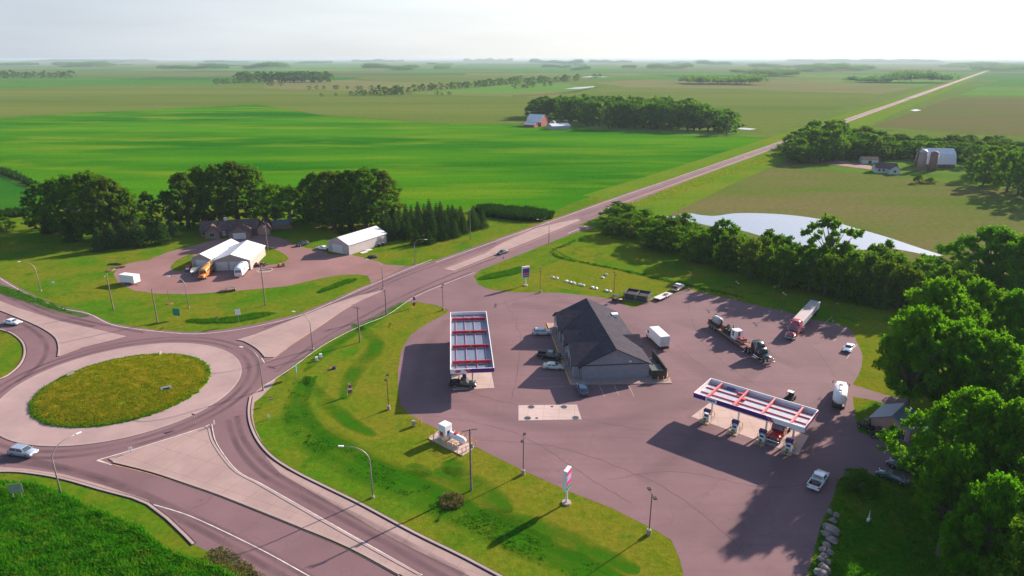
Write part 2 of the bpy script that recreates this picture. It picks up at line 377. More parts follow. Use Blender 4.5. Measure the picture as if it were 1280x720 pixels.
# the large bright crop field, its far left piece and the tan margins
fld('crop_field', [(-1100, 176), (-60, 151.5), (0, 148), (100, 141.5), (212, 136.5), (320, 130.5), (400, 144), (470, 149.5), (540, 154), (640, 155), (760, 163), (930, 170), (963, 173),
                    (900, 196), (800, 226), (712, 255), (690, 266), (560, 262), (420, 255), (200, 250), (66, 243), (0, 214), (-60, 200), (-1100, 200)], .05, crop)
fld('crop_field', [(-60, 212), (0, 220), (62, 250), (50, 257), (0, 262), (-60, 265), (-900, 290), (-900, 220)], .05, crop_deep)
fld('field_margin', [(-60, 264), (0, 261), (52, 256), (60, 262), (0, 268), (-60, 272)], .045, margin)
# wet brown field with the pond, right of the highway
fld('wet_field', [(822, 268), (862, 250), (940, 211), (990, 206), (1050, 216), (1130, 222), (1200, 231), (1290, 240), (1500, 262), (1600, 360), (1280, 345), (1190, 338), (1100, 325), (960, 310), (860, 292)], .05, wetf, 0)
fld('field', [(940, 260 - 50), (1000, 206), (1050, 205), (1000, 200), (965, 203)], .04, brownf)

# water
def water_mat():
    m, t, b, o = new_mat('pond_water'); b.inputs['Base Color'].default_value = (.10, .10, .11, 1); b.inputs['Roughness'].default_value = .2; b.inputs['IOR'].default_value = 1.33
    b.inputs['Specular IOR Level'].default_value = 1.0; b.inputs['Metallic'].default_value = .55
    b.inputs['Base Color'].default_value = (.27, .28, .33, 1)
    bump(t, b, noise(t, coords(t, 0, (.6, 1, 1)), 1.6, 4, .6, .2, .8), .05, .02); return m
WATER = water_mat()
fld('pond_water', [(829, 271.5), (845, 270), (860, 266.5), (876, 269), (894, 270), (922, 266.6), (969, 267.6), (1005, 271), (1040, 277), (1065, 284), (1107, 296), (1146, 309), (1176, 318.6), (1178, 320), (1162, 319.5), (1134, 314), (1113, 311), (1061, 313), (1028, 312), (1001, 307), (975, 299.5), (953, 295.5), (930, 289), (910, 286), (890, 283), (867, 278), (847, 273.5)], .07, WATER, 4)
for q in ([(725, 96.5), (742, 95), (770, 97), (782, 98.6), (760, 98.8), (735, 98)], [(705, 111.3), (722, 109), (744, 107.8), (742, 109), (725, 111)], [(876, 134.2), (884, 133.2), (894, 134), (888, 135)], [(919, 160.3), (932, 160), (946, 161.4), (938, 162.6), (925, 161.8)], [(1137, 138), (1145, 136.6), (1152, 138), (1144, 139.2)]):
    fld('field_water', q, .2, WATER)

# --- near grass: lawns, verges and the farm yard lie in one mown sheet around the roads
sheet('lawn', W([(-900, 300), (-60, 272), (0, 268), (66, 258), (300, 262), (520, 262), (690, 268), (712, 256), (800, 227), (900, 197), (960, 175), (1010, 160), (1090, 160), (1085, 205), (1010, 204), (940, 209), (862, 250), (822, 269),
                 (860, 293), (960, 311), (1100, 326), (1190, 339), (1280, 346), (1600, 361), (1700, 520), (1500, 900), (640, 1500), (-500, 1200), (-1400, 600)]), .03, GRASS)
sheet('farm_lawn', W([(985, 200), (1085, 206), (1300, 232), (1700, 262), (1700, 205), (1300, 178), (1000, 168)]), .06, field('farm_grass', (.07, .15, .02), (.10, .17, .03), (.13, .16, .04), s=.03, fine=.4))
sheet('farm_lawn', W([(655, 151), (940, 166), (905, 172), (640, 156)]), .058, bpy.data.materials['farm_grass'])

sheet('dry_lawn', W([(545, 384), (519, 378.5), (490, 402), (455, 432), (420, 470), (402, 500), (402, 530), (440, 562), (520, 596), (600, 636), (690, 680), (760, 712), (820, 760), (900, 800), (900, 700), (700, 600), (560, 530), (520, 480), (560, 400)], 3), .033, ground_mat('dry_lawn_grass', (.112, .152, .008), (.155, .150, .014), (.055, .135, .005), s=.07))
sheet('dry_lawn', W([(690, 330), (720, 322), (800, 345), (860, 358), (820, 368), (760, 366), (700, 360), (660, 350)], 4), .033, bpy.data.materials['dry_lawn_grass'])
sheet('dry_lawn', W([(1064, 408), (1090, 400), (1120, 420), (1120, 480), (1060, 500), (1060, 430)], 4), .033, bpy.data.materials['dry_lawn_grass'])
# --- asphalt
ASPH = asphalt_mat('road_asphalt', (.186, .110, .118), .05, .35)
LOTA = asphalt_mat('lot_asphalt', (.195, .116, .123), .045, .5, R(-28), .2)
CONC = concrete_mat('road_concrete', (.335, .230, .208), 4.6, R(24))
CONC2 = concrete_mat('apron_concrete', (.34, .235, .22), 0)
WHITEC = concrete_mat('pad_concrete', (.46, .34, .31), 3.0, R(6))
TAR_SHADE = pm('tar_and_kerb_shade', (.055, .035, .038), .8, var=.35, scale=.7, spec=.1)  # tar of the sealed cracks, also the painted shade along the kerbs
KERB = concrete_mat('kerb_concrete', (.35, .26, .235), 0)
GRAVEL = asphalt_mat('pink_gravel', (.245, .135, .125), .0, .3)
PAINTW = pm('white_paint', (.55, .48, .46), .8, var=.25, scale=.8); PAINTY = pm('yellow_paint', (.50, .27, .10), .8, var=.2, scale=.8)
north = [(-300, 262), (-60, 322), (0, 345.6), (19, 357), (47, 371), (75, 382), (105, 389), (122, 396), (139, 404), (169, 409), (197, 413), (240, 415), (280, 412), (320, 405), (372, 393), (414, 376), (451, 359), (464, 354.5)]
Rb = at(594, 340).to_2d(); Lb = at(540, 327).to_2d()
hd = Vector((math.cos(R(54.3)), math.sin(R(54.3)))); hn = Vector((-hd.y, hd.x))
Ls = [(0, 0), (60, .6), (110, 1.2), (160, 1.6), (400, 2.0), (900, 2.0), (3000, 1.5), (30000, 1.5)]
HL = [Lb + hd * s + hn * o for s, o in Ls]
HR = [Lb + hd * s + hn * o for s, o in [(0, -19.2), (60, -19.0), (110, -18.6), (160, -17.2), (400, -13.4), (900, -12), (3000, -11), (30000, -11)]]
VERGE = field('bright_verge', (.085, .17, .010), (.13, .175, .014), (.05, .13, .006), s=.03, stretch=.2, rot=R(-54), fine=.5)
for lo_, w_ in ((9.5, 15), (-25.5, 24)):
    ribbon('verge', [Lb + hd * q_ + hn * (lo_ - (0 if q_ < 200 else 1.5 if lo_ > 0 else -4)) for q_ in ((130 if lo_ > 0 else 75), 200, 400, 900, 3000, 9000)], w_, .075, VERGE)
roadpoly = W(north) + [at(484, 345).to_2d(), at(507, 333).to_2d()] + HL + HR[::-1][:-1] + W([(600, 338), (592, 345), (598, 356), (612, 362),
     (560, 372), (519, 377.5), (500, 378), (483, 392.5), (451, 405.6), (414, 424), (391, 439), (365, 458), (341, 475), (331, 481), (319, 492), (314.5, 505), (313.5, 518), (316, 534), (327, 556), (344, 576), (371, 591), (407.5, 608), (450, 629), (519, 666), (580, 695.5), (620, 717), (760, 795), (560, 900),
     (420, 770), (320, 717.5), (242, 681), (185, 631), (125, 612.5), (75, 599), (32, 592), (0, 591), (-60, 597), (-500, 660), (-700, 560), (-120, 480), (-40, 481), (0, 474), (15, 465.6), (26, 454.5), (31, 441), (28, 428), (15, 417), (0, 412), (-30, 405), (-120, 390), (-700, 330)])
sheet('road', roadpoly, .034, ASPH)
ribbon('highway', [Lb + hd * q_ + hn * -4.7 for q_ in (1200, 2000, 3500, 6000, 12000, 30000)], 13, .40, ASPH)
for o_ in (9.5, -20): ribbon('verge', [Lb + hd * q_ + hn * o_ for q_ in (1200, 2000, 3500, 6000, 12000)], 13, .36, VERGE)
# station forecourt
lotpoly = W([(600, 340), (592, 345), (598, 356), (612, 362), (640, 365.5), (700, 366), (745, 371), (765, 374), (790, 385), (816, 376), (838, 369), (859, 361.5), (930, 378), (1000, 394), (1018, 400), (1045, 405), (1058, 408.5), (1066, 415), (1070.5, 427), (1077, 440), (1078, 449), (1077, 458), (1073, 469), (1065.5, 481),
             (1085, 487), (1104, 493), (1135, 500), (1125, 509), (1085, 499), (1065.5, 496), (1068, 515), (1073, 540), (1100, 548), (1160, 556), (1230, 565), (1240, 600), (1160, 600), (1110, 594), (1078, 592), (1050, 597.5), (1040, 625), (1027, 652), (1015, 700), (1008, 730), (1000, 800),
             (862, 760), (855, 722), (850, 700), (839, 675), (815.6, 661), (764, 635), (712.5, 615), (656, 589), (607, 565), (564, 544), (528, 528), (511, 518), (500, 505), (497.5, 485), (497.5, 464), (502, 437), (513, 419), (534, 404.5), (554, 394), (561, 389), (556, 384.5), (540, 380.5), (519, 377.3), (540, 366), (570, 352)])
sheet('forecourt', lotpoly, .038, LOTA)
# gravel farm yard
yard = W([(161, 329), (148, 334), (142, 343), (148, 354), (167, 363), (195, 367), (232, 368), (279, 365), (326, 361), (360, 357.5), (404, 347.5), (425, 344), (447, 343), (460, 345), (464, 354), (484, 345), (507, 332.5), (483, 331), (462, 324), (440, 319), (412, 318), (400, 312), (382, 310), (367, 306), (355, 299), (339, 295), (319, 293), (298, 296), (272, 299), (257, 303), (242, 307), (210, 315), (186, 325)])
sheet('gravel_yard', yard, .040, GRAVEL)
def isl(name, px, h=.12, mat=GRASS, n=5, kerb=False):
    w = W(px, n); o = sheet(name, w, .036, mat, h)
    if kerb: ribbon('kerb', w, .35, .03, KERB, h + .03, closed=True)
    return o
isl('grass_island', [(240, 318), (226, 323), (216, 330), (214, 336), (223, 339), (234, 335), (243, 331)], .03)
isl('grass_island', [(328, 309), (345, 312.5), (358, 320), (360, 325), (345, 330), (326, 331)], .03)
# concrete splitter islands, apron, and median
NW = W([(0, 376.6), (22, 385), (75, 402), (120, 412), (159, 421), (101, 435.6), (73, 446), (74, 434), (70, 422.5), (56, 412), (37.5, 403), (0, 388), (-60, 368), (-200, 330), (-200, 322), (-60, 355)])
NE = W([(479, 363.5), (448, 370), (417.5, 380), (376, 396), (345, 408), (320, 418), (297, 425), (306, 427), (320, 434.7), (327, 441), (332, 447), (342.5, 447), (365, 430), (395, 411), (440, 381)])
SO = W([(136, 574), (164, 564), (200, 552.5), (240, 540), (256, 533.5), (261, 536), (265, 551), (279, 573), (296, 591), (320, 604), (358, 626), (400, 650), (476.5, 693), (524, 719), (600, 765), (590, 772), (500, 718.5), (437, 684.5), (370, 656.5), (280, 620.5), (240, 606.5), (190, 590), (142, 578)])
for q in (NW, NE, SO):
    sheet('splitter_island', q, .036, CONC, .10)
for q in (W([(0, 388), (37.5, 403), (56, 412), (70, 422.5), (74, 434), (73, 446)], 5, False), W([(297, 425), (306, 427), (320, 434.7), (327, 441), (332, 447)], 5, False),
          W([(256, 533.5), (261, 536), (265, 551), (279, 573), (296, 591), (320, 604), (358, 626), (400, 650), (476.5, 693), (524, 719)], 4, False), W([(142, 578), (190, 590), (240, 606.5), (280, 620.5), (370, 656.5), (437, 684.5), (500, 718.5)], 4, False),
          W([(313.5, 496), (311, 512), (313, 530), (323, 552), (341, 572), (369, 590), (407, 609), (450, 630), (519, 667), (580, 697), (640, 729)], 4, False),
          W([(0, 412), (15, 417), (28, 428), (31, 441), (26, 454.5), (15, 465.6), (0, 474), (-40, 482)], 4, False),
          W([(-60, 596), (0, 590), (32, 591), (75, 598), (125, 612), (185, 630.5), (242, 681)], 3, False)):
    ribbon('kerb', q, .38, .03, KERB, .155); ribbon('kerb_shade_strip', q, .85, .0448, TAR_SHADE)  # dark strip under each kerb paints the kerb and gutter shadow onto the road
fld('concrete_shoulder', [(331, 570), (358, 588), (400, 607), (450, 631), (519, 668), (580, 697), (620, 718), (640, 730), (610, 735), (585, 719), (519, 687.5), (470, 662), (430, 638), (386, 613), (350, 592)], .044, CONC)
fld('concrete_shoulder', [(-60, 590), (-10, 583), (32, 586), (80, 593), (130, 607), (185, 625), (192, 634), (185, 630.5), (125, 612), (75, 598), (32, 591), (0, 590), (-60, 596)], .044, CONC)
fld('concrete_shoulder', [(326, 497), (318, 503), (316, 520), (319, 536), (328, 554), (322, 552), (313, 532), (311, 512), (314, 495), (330, 481), (345, 474), (341, 482)], .044, CONC)
MED = W([(555, 336), (562, 337.8), (568, 338.5), (600, 325.5), (630, 314), (680, 294), (726, 275.2), (722, 273.6), (700, 278), (671, 285), (648, 295), (624, 306), (606, 317)])
sheet('median', MED, .036, CONC, .03)
RC = Vector((-80.9, 126.2))
sheet('truck_apron', circle(RC, 22.6, 128), .036, CONC2, .07)
ribbon('kerb', circle(RC, 22.6, 128), .45, .03, KERB, .09, closed=True)
# roundabout island: low grassy mound
v = [(RC.x, RC.y, 1.1)]; f = []
for i, rr in enumerate((3, 6, 9, 12, 14.5, 16, 16.5)):
    hh = .17 + .95 * max(0, 1 - (rr / 16.5) ** 2)
    v += [(p.x, p.y, hh) for p in circle(RC, rr, 64)]
v += [(p.x, p.y, .05) for p in circle(RC, 16.5, 64)]
f += [[0, 1 + i, 1 + (i + 1) % 64] for i in range(64)]
for k in range(7): f += [[1 + k * 64 + i, 1 + (k + 1) * 64 + i, 1 + (k + 1) * 64 + (i + 1) % 64, 1 + k * 64 + (i + 1) % 64] for i in range(64)]
me = bpy.data.meshes.new('roundabout_island'); me.from_pydata(v, [], f); me.materials.append(ground_mat('meadow', (.17, .19, .012), (.08, .16, .010), (.22, .18, .02), s=.3)); me.polygons.foreach_set('use_smooth', [True] * len(f))
o = bpy.data.objects.new('roundabout_island', me); COL.objects.link(o); tag(o, kind='structure')

# markings
Z1 = .047
def line(px, w=.16, mat=PAINTW, n=5, z=Z1, name='painted_line'): return ribbon(name, W(px, n, False), w, z, mat)
line([(0, 348), (40, 371), (80, 386), (110, 392), (140, 406), (180, 412.5), (240, 417.5), (280, 414.5), (320, 408), (373, 395), (414, 378.5), (451, 361.5), (466, 355.5), (507, 337.5), (540, 324.5)], .2)
ribbon('painted_line', [p + hn * -1.6 for p in HL[:6]], .22, Z1, PAINTW)
line([(333, 481), (366, 459), (391, 440.5), (414, 426), (451, 407.5), (483, 394.5), (519, 371), (560, 353.5), (594, 340.5)], .18)
ribbon('painted_line', [p + hn * 1.8 for p in HR[1:6]], .25, Z1, PAINTW)
line([(479, 363.5), (440, 381.5), (395, 411.5), (365, 431), (342.5, 448), (333, 452)], .15, PAINTY)
line([(192, 631), (237, 645), (320, 684), (384, 719), (420, 740)], .15)
line([(124, 575), (142, 581), (190, 593), (280, 622.5), (370, 659), (437, 688), (500, 721)], .14, PAINTY)
line([(121, 575.6), (164, 563), (240, 539), (262, 531)], .22)
line([(265, 530), (269, 550), (283, 573), (300, 591), (324, 603.5), (362, 625), (404, 649), (480, 692), (528, 719)], .14)
line([(121, 575.6), (140, 581)], .25); line([(327, 448), (331, 454)], .2)
line([(568, 340.5), (630, 316), (680, 296), (727, 276.6)], .16, PAINTY); line([(553, 335), (606, 315), (671, 283), (722, 272)], .16, PAINTY)
ribbon('painted_line', [Lb + hd * s + hn * -7.6 for s in (105, 160, 400, 900)], .3, Z1, PAINTY)
# sealed tyre film
WEAR = wear_mat('tyre_film', (.045, .030, .032), .36)
for r_ in (24.4, 26.4): ribbon('tyre_track', circle(RC, r_, 128), 1.3, .0455, WEAR, closed=True)
for px in ([(0, 361), (60, 389), (120, 404), (180, 416)], [(0, 366), (60, 394), (118, 408)], [(0, 568), (80, 584), (150, 605), (260, 655), (340, 695), (400, 730)], [(0, 575), (80, 588), (150, 610), (250, 662), (300, 690), (370, 730)],
           [(296, 520), (305, 550), (340, 588), (400, 622), (480, 664), (580, 718)], [(285, 525), (298, 560), (330, 595), (390, 628), (470, 672), (560, 724)],
           [(345, 465), (400, 426), (450, 398), (500, 372), (560, 345), (620, 322)], [(352, 470), (410, 425), (460, 400), (520, 368), (590, 340)], [(330, 410), (380, 394), (440, 370), (500, 344), (560, 322), (620, 300)], [(330, 414), (390, 394), (450, 370), (510, 344), (560, 326), (620, 304)],
           [(8, 395), (40, 412), (58, 432), (50, 455), (20, 478)]):
    ribbon('tyre_track', W(px, 6, False), 1.4, .0455, WEAR)
for off in (-4.2, -6.0, -10.5, -12.5): ribbon('tyre_track', [Lb + hd * s + hn * off for s in (90, 140, 300, 600, 1200)], 1.2, .0455, WEAR)
TW2 = wear_mat('oil_stain', (.03, .022, .024), .13)
for px, w in (([(560, 500), (620, 520), (700, 535), (800, 520), (880, 500)], 5), ([(640, 380), (760, 400), (840, 440), (900, 480)], 6), ([(800, 600), (860, 560), (960, 440)], 4), ([(520, 490), (530, 440), (560, 400)], 4), ([(900, 690), (940, 640), (1000, 560), (1040, 480)], 6), ([(840, 400), (900, 420), (1000, 460)], 4)):
    ribbon('tyre_track', W(px, 8, False), w, .0455, TW2)
# lot markings
ck = random.Random(4)
for px in ([(520, 470), (620, 500), (760, 530), (860, 545)], [(600, 550), (700, 560), (830, 610), (930, 690)], [(690, 375), (800, 400), (900, 470), (1010, 480)], [(860, 380), (880, 430), (960, 490), (1050, 520)], [(760, 600), (850, 590), (960, 610), (1030, 600)], [(540, 520), (640, 540), (740, 600), (790, 630)], [(1000, 420), (1030, 450), (1060, 500)], [(900, 400), (950, 400), (1020, 430)], [(630, 375), (650, 420), (640, 500)]):
    w_ = W(px, 14, False); w_ = [p + Vector((ck.uniform(-.2, .2), ck.uniform(-.2, .2))) for p in w_]; ribbon('sealed_crack', w_, .055, .0452, TAR_SHADE)
PARKL = pm('worn_parking_paint', (.33, .26, .25), .85, var=.3, scale=.9)
for px in ([(664, 425), (686, 425)], [(663, 437), (686, 437)], [(670, 473.5), (700, 473)], [(672, 484), (706, 483.5)],
           [(749, 482), (756, 496)], [(767.5, 481), (774, 495)], [(785, 480), (792.5, 496)],
           [(1021, 413), (1040, 396)], [(1042, 427), (1058, 409)], [(1058, 449), (1071, 431)]):
    ribbon('parking_line', W(px), .12, Z1 - .003, PARKL)
sheet('concrete_pad', W([(563, 455), (612, 455), (618, 485), (566, 488)]), .043, WHITEC, .02)
sheet('concrete_pad', W([(648, 507), (721, 506), (727, 524.5), (648, 526)]), .043, WHITEC, .02)
sheet('concrete_pad', W([(887, 504), (1011, 545), (997, 569), (864, 521)]), .043, WHITEC, .02)
# driveway aprons and worn soil
fld('farm_track', [(930, 195), (990, 193), (1060, 202), (1120, 214), (1120, 216), (1050, 207), (985, 199), (930, 199)], .065, GRAVEL)
fld('farm_track', [(720, 290), (755, 274), (768, 271), (775, 277), (750, 283)], .045, GRAVEL, 3)
# ================================================================ TREES
LEAF = leaf_mat('leaf_green', (.052, .150, .008), (.090, .190, .012), .46)
LEAFL = leaf_mat('leaf_light', (.075, .19, .008), (.10, .20, .010), .45)
LEAFB = leaf_mat('leaf_bright', (.060, .210, .006), (.100, .240, .008), .48)
LEAFY = leaf_mat('leaf_yellow_green', (.09, .15, .015), (.06, .13, .012), .4)
NEEDLE = leaf_mat('needle_green', (.030, .078, .016), (.045, .100, .022), .2)
BARK = pm('bark', (.13, .10, .08), .9, var=.3, scale=4)
def leaves(centers, radii, n, size, rng, twigs=9):
    """leaf sprays strung along short twigs that leave each clump centre, so the clump stays ragged"""
    out = []
    for c, r in zip(centers, radii):
        rr = r[0] if hasattr(r, '__len__') else r; k = max(8, int(n * rr ** 2))
        T = rng.normal(size=(twigs, 3)); T /= np.linalg.norm(T, axis=1)[:, None]; T[:, 2] = np.where(T[:, 2] < -.3, -T[:, 2], T[:, 2]) + .12
        L = rng.uniform(.7, 1.45, size=twigs); i = rng.integers(0, twigs, size=k); q = rng.uniform(.15, 1, size=k) ** .75
        jit = rng.normal(size=(k, 3)) * (.20 - .08 * q)[:, None]
        d = T[i] * (L[i] * q)[:, None] + jit; u = d / (np.linalg.norm(d, axis=1)[:, None] + 1e-6)
        out.append(np.hstack([np.array(c) + d * r, u]))
    P = np.vstack(out); k = len(P); pos, d = P[:, :3], P[:, 3:]
    nrm = d * .5 + rng.normal(size=(k, 3)) * .65; nrm /= np.linalg.norm(nrm, axis=1)[:, None]
    a = np.cross(nrm, rng.normal(size=(k, 3))); a /= np.linalg.norm(a, axis=1)[:, None]; b = np.cross(nrm, a)
    s = size * rng.uniform(.55, 1.3, size=(k, 1)); w = rng.uniform(.45, .85, size=(k, 1))
    V = np.stack([pos - a * s, pos - b * s * w + nrm * s * .2, pos + a * s, pos + b * s * w + nrm * s * .2], axis=1)
    return V.reshape(-1, 3)
def crown_clumps(rng, n, rx, rz, zc, lobes=5, cr=(.13, .24)):
    """clump centres in an uneven envelope: bulges at random bearings and heights, widest below the middle"""
    B = [(rng.uniform(0, 2 * math.pi), rng.uniform(.15, .9), rng.uniform(.12, .34)) for _ in range(lobes)]
    C = []; Rr = []
    for i in range(n):
        t = rng.random() ** .9; a = rng.uniform(0, 2 * math.pi)
        r = rx * max(.12, math.sin(math.pi * (.16 + .80 * t))) ** .75 * .80
        r *= 1 + sum(k * math.exp(-((math.cos(a - b) - 1) ** 2) * 3 - ((t - h) * 4) ** 2) for b, h, k in B) - .12
        q = rng.uniform(.7, 1) if rng.random() < .78 else rng.uniform(.1, .6)
        C.append((r * q * math.cos(a), r * q * math.sin(a), zc - rz + 2 * rz * t)); Rr.append(rx * rng.uniform(*cr))
    return C, Rr
def trunk_mesh(name, rng, h, r, C, nl=9, fork=.35):
    m = MB(); top = h * fork
    m.tube([(0, 0, -.2), (r * .2, 0, top * .5), (0, r * .3, top), (0, 0, h * .62)], [r * 1.25, r, r * .8, r * .3], 8)
    idx = sorted(range(len(C)), key=lambda i: rng.random())[:nl]
    for i in idx:
        c = C[i]; z0 = rng.uniform(top * .6, top * 1.3); z0 = min(z0, c[2] - .3)
        mid = (c[0] * .45, c[1] * .45, z0 + (c[2] - z0) * .6)
        m.tube([(0, 0, z0), mid, (c[0], c[1], c[2])], [r * .5, r * .3, r * .08], 6)
    o = m.build(name, BARK, None, True); me = o.data; bpy.data.objects.remove(o); return me
def make_tree(seed, h, rx, n, dens, leaf, mat, low=.3, lobes=5, nl=9, tr=.03, cr=(.13, .24)):
    rng = np.random.default_rng(seed); zc = h * (low + 1) / 2; rz = h * (1 - low) / 2
    C, Rr = crown_clumps(rng, n, rx, rz * .92, zc, lobes, cr)
    zs = max(c[2] + r for c, r in zip(C, Rr)); k = h / zs; C = [(c[0], c[1], c[2] * k) for c in C]
    V = leaves(C, Rr, dens, leaf, rng)
    return (trunk_mesh('trunk', rng, h, h * tr, C, nl), np_mesh('crown', V, 4, mat), h, rx)
def make_spruce(seed, h, rx, tiers, per, leaf, mat):
    rng = np.random.default_rng(seed); P = []; 
    C = []; Rr = []
    for i in range(tiers):
        t = i / (tiers - 1); z = h * (.06 + .92 * t); r = rx * (1 - t) ** .85 + .12
        k = max(4, int(per * (r / rx) + 4))
        for j in range(k):
            a = 2 * math.pi * (j + rng.random() * .8) / k; q = rng.uniform(.75, 1.12)
            for s in (.35, .65, .95):
                C.append((r * q * s * math.cos(a), r * q * s * math.sin(a), z - r * s * .30)); Rr.append(np.array([.34, .34, .16]) * rx * .42 * (1.15 - t * .55))
    V = leaves(C, Rr, 16 / (rx * .14) , leaf, rng)
    m = MB().cyl((0, 0, -.2), (0, 0, h * .9), h * .022, .03, 7); o = m.build('trunk', BARK); me = o.data; bpy.data.objects.remove(o)
    return (me, np_mesh('crown', V, 4, mat), h, rx)
def make_column(seed, h, rx, n, dens, leaf, mat, low=.1): return make_tree(seed, h, rx, n, dens, leaf, mat, low, lobes=4, nl=5)
print('trees: variants')
NEAR = [make_tree(1 + i, 19, 8.5, 230, 230, .20, (LEAFB, LEAF, LEAFB, LEAFB)[i], (.08, .08, .08, .26)[i], 9, 16, .03, (.08, .17)) for i in range(4)]
MID = [make_tree(10 + i, 14, 5.5, 110, 95, .28, LEAF, .04, 6, 8, .03, (.10, .20)) for i in range(4)]
MIDL = [make_tree(20 + i, 12, 5.0, 100, 100, .28, LEAFL, .04, 6, 8, .03, (.10, .20)) for i in range(2)]
BUSH = [make_tree(30 + i, 8, 4.2, 90, 95, .24, (LEAF, LEAFY, LEAFL)[i], -.02, 5, 5, .03, (.11, .22)) for i in range(3)]
TALL = [make_tree(40 + i, 18, 5.2, 150, 90, .30, (LEAF, LEAF, LEAFY)[i % 3], .03, 7, 10, .03, (.11, .22)) for i in range(3)]
SPARSE = make_tree(50, 14, 6.0, 46, 210, .26, LEAFL, .28, 6, 30, .03, (.10, .2))
SPR = [make_spruce(60 + i, 8, 2.5, 15, 12, .17, NEEDLE) for i in range(3)]
FAR = [make_tree(70 + i, 14, 7.0, 34, 12, .75, LEAF, .06, 5, 3) for i in range(3)]
tr_rng = random.Random(5)
def put(var, loc, h, rx, name, label, group=None, rz=None, cat='tree'):
    t = thing(name, label, cat, (loc[0], loc[1], 0), tr_rng.uniform(0, 6.28) if rz is None else rz, group)
    t.scale = (rx / var[3], rx / var[3], h / var[2])
    for me, nm in ((var[0], 'trunk'), (var[1], 'crown')):
        o = bpy.data.objects.new(nm, me); COL.objects.link(o); o.parent = t
    return t
ORD = lambda n: '%d%s' % (n, 'th' if 10 <= n % 100 <= 20 else {1: 'st', 2: 'nd', 3: 'rd'}.get(n % 10, 'th'))
def base_top(x, yb, yt): return at(x, yb), max(2.0, height((x, yb), (x, yt)))
def top_at(x, yt, h): p = at(x, yt, h); return Vector((p.x, p.y, 0))
def wpx(p, w): # width in metres of w photo px at ground point p
    return w * (p.y * CP + (CAM_H) * SP) / FPX
# --- left farm grove: (x, base y, top y, width px, variants)
grove = [(9, 289, 271, 17, BUSH, 'small dark round tree alone at the left edge of the farm lawn'),
         (58, 292, 228, 34, MID, 'dark tree at the left end of the farm grove'), (78, 294, 222, 38, MID, 'dense dark tree second from the left in the farm grove'), (100, 297, 217, 40, TALL, 'broad tree third from the left in the farm grove'),
         (122, 300, 214, 44, TALL, 'tallest tree in the left clump of the farm grove'), (146, 300, 220, 40, TALL, 'tree just right of the tallest one in the left grove clump'), (165, 299, 234, 32, MID, 'lower tree closing the right end of the left grove clump'),
         (96, 282, 221, 36, MID, 'tree at the back of the left grove clump, near its left end'), (134, 285, 217, 38, TALL, 'tree at the back of the left grove clump, near its middle'),
         (190, 288, 238, 22, MID, 'narrow dark tree between the two tall grove clumps, left one'), (213, 288, 238, 26, MID, 'narrow dark tree between the two tall grove clumps, right one'),
         (236, 286, 214, 32, TALL, 'leftmost tall tree of the clump behind the brown farmhouse'), (256, 282, 207, 34, TALL, 'tall tree behind the left wing of the brown farmhouse'), (277, 280, 205, 34, TALL, 'tall tree directly behind the middle of the brown farmhouse'),
         (298, 278, 201, 38, TALL, 'tallest tree behind the brown farmhouse'), (320, 276, 206, 32, TALL, 'rightmost tall tree of the clump behind the farmhouse'),
         (344, 281, 229, 34, MIDL, 'bright green round tree left of the tall grove by the shed'), (364, 284, 232, 38, MIDL, 'bright green spreading tree beside the grove behind the steel shed'),
         (386, 276, 226, 30, MID, 'dark tree at the back, between the bright trees and the tall ones'),
         (398, 283, 216, 34, TALL, 'leftmost tall tree in the grove behind the white shed'), (418, 286, 213, 36, TALL, 'second tall tree in the grove behind the white shed'), (438, 284, 211, 36, TALL, 'middle tall tree in the grove behind the white shed'),
         (458, 285, 210, 38, TALL, 'fourth tall tree in the grove behind the white shed'), (478, 280, 213, 36, TALL, 'rightmost pale tall tree in the grove behind the white shed'), (428, 270, 214, 34, TALL, 'tall tree at the back left of the grove behind the shed'), (466, 270, 211, 34, TALL, 'tall tree at the back right of the grove behind the shed')]
for i, (x, yb, yt, w, var, lab) in enumerate(grove):
    p, h = base_top(x, yb, yt); put(var[i % len(var)], p, h, wpx(p, w) / 2 * 1.42, 'broadleaf_tree', lab, 'trees of the farm grove')
sp = [(126, 313, 283, 22, 'front spruce below the left grove clump, left one of the pair'), (142, 310, 279, 22, 'front spruce below the left grove clump, right one of the pair'), (64, 291, 262, 22, 'dark spruce at the left foot of the left grove clump'), (90, 302, 277, 20, 'spruce standing under the left grove clump'),
      (174, 308, 269, 26, 'large spruce right of the left grove clump'), (158, 309, 276, 22, 'spruce left of the large spruce beside the gravel yard'), (203, 305, 271, 24, 'spruce at the edge of the lawn above the gravel yard'), (219, 296, 275, 16, 'small spruce right of the lawn edge spruces'), (190, 298, 266, 22, 'spruce behind the gap between the lawn edge spruces'),
      (427, 292, 275, 12, 'small spruce behind the white steel shed, left one'), (440, 290, 274, 11, 'small spruce behind the white steel shed, right one')]
for i, (x, yb, yt, w, lab) in enumerate(sp):
    p, h = base_top(x, yb, yt); put(SPR[i % 3], p, h, wpx(p, w) / 2 * 1.15, 'spruce_tree', lab, 'spruces by the farm grove')
rows = [('front', [(489, 300, 274), (505, 299, 271), (521, 305, 286), (536, 305, 285), (553, 300, 275), (568, 297, 270), (579, 292, 266), (603, 285, 260)]),
        ('second', [(480, 293, 262), (495, 295, 262), (509, 296, 259), (525, 297, 262), (541, 296, 262), (557, 292, 261), (571, 289, 259), (590, 288, 260)]),
        ('third', [(484, 288, 258), (500, 289, 256), (515, 289, 254), (531, 288, 253), (546, 286, 252), (561, 284, 254), (576, 283, 255), (591, 281, 256)]),
        ('back', [(492, 283, 254), (508, 283, 253), (523, 281, 250), (537, 279, 247), (551, 278, 250), (566, 277, 254)])]
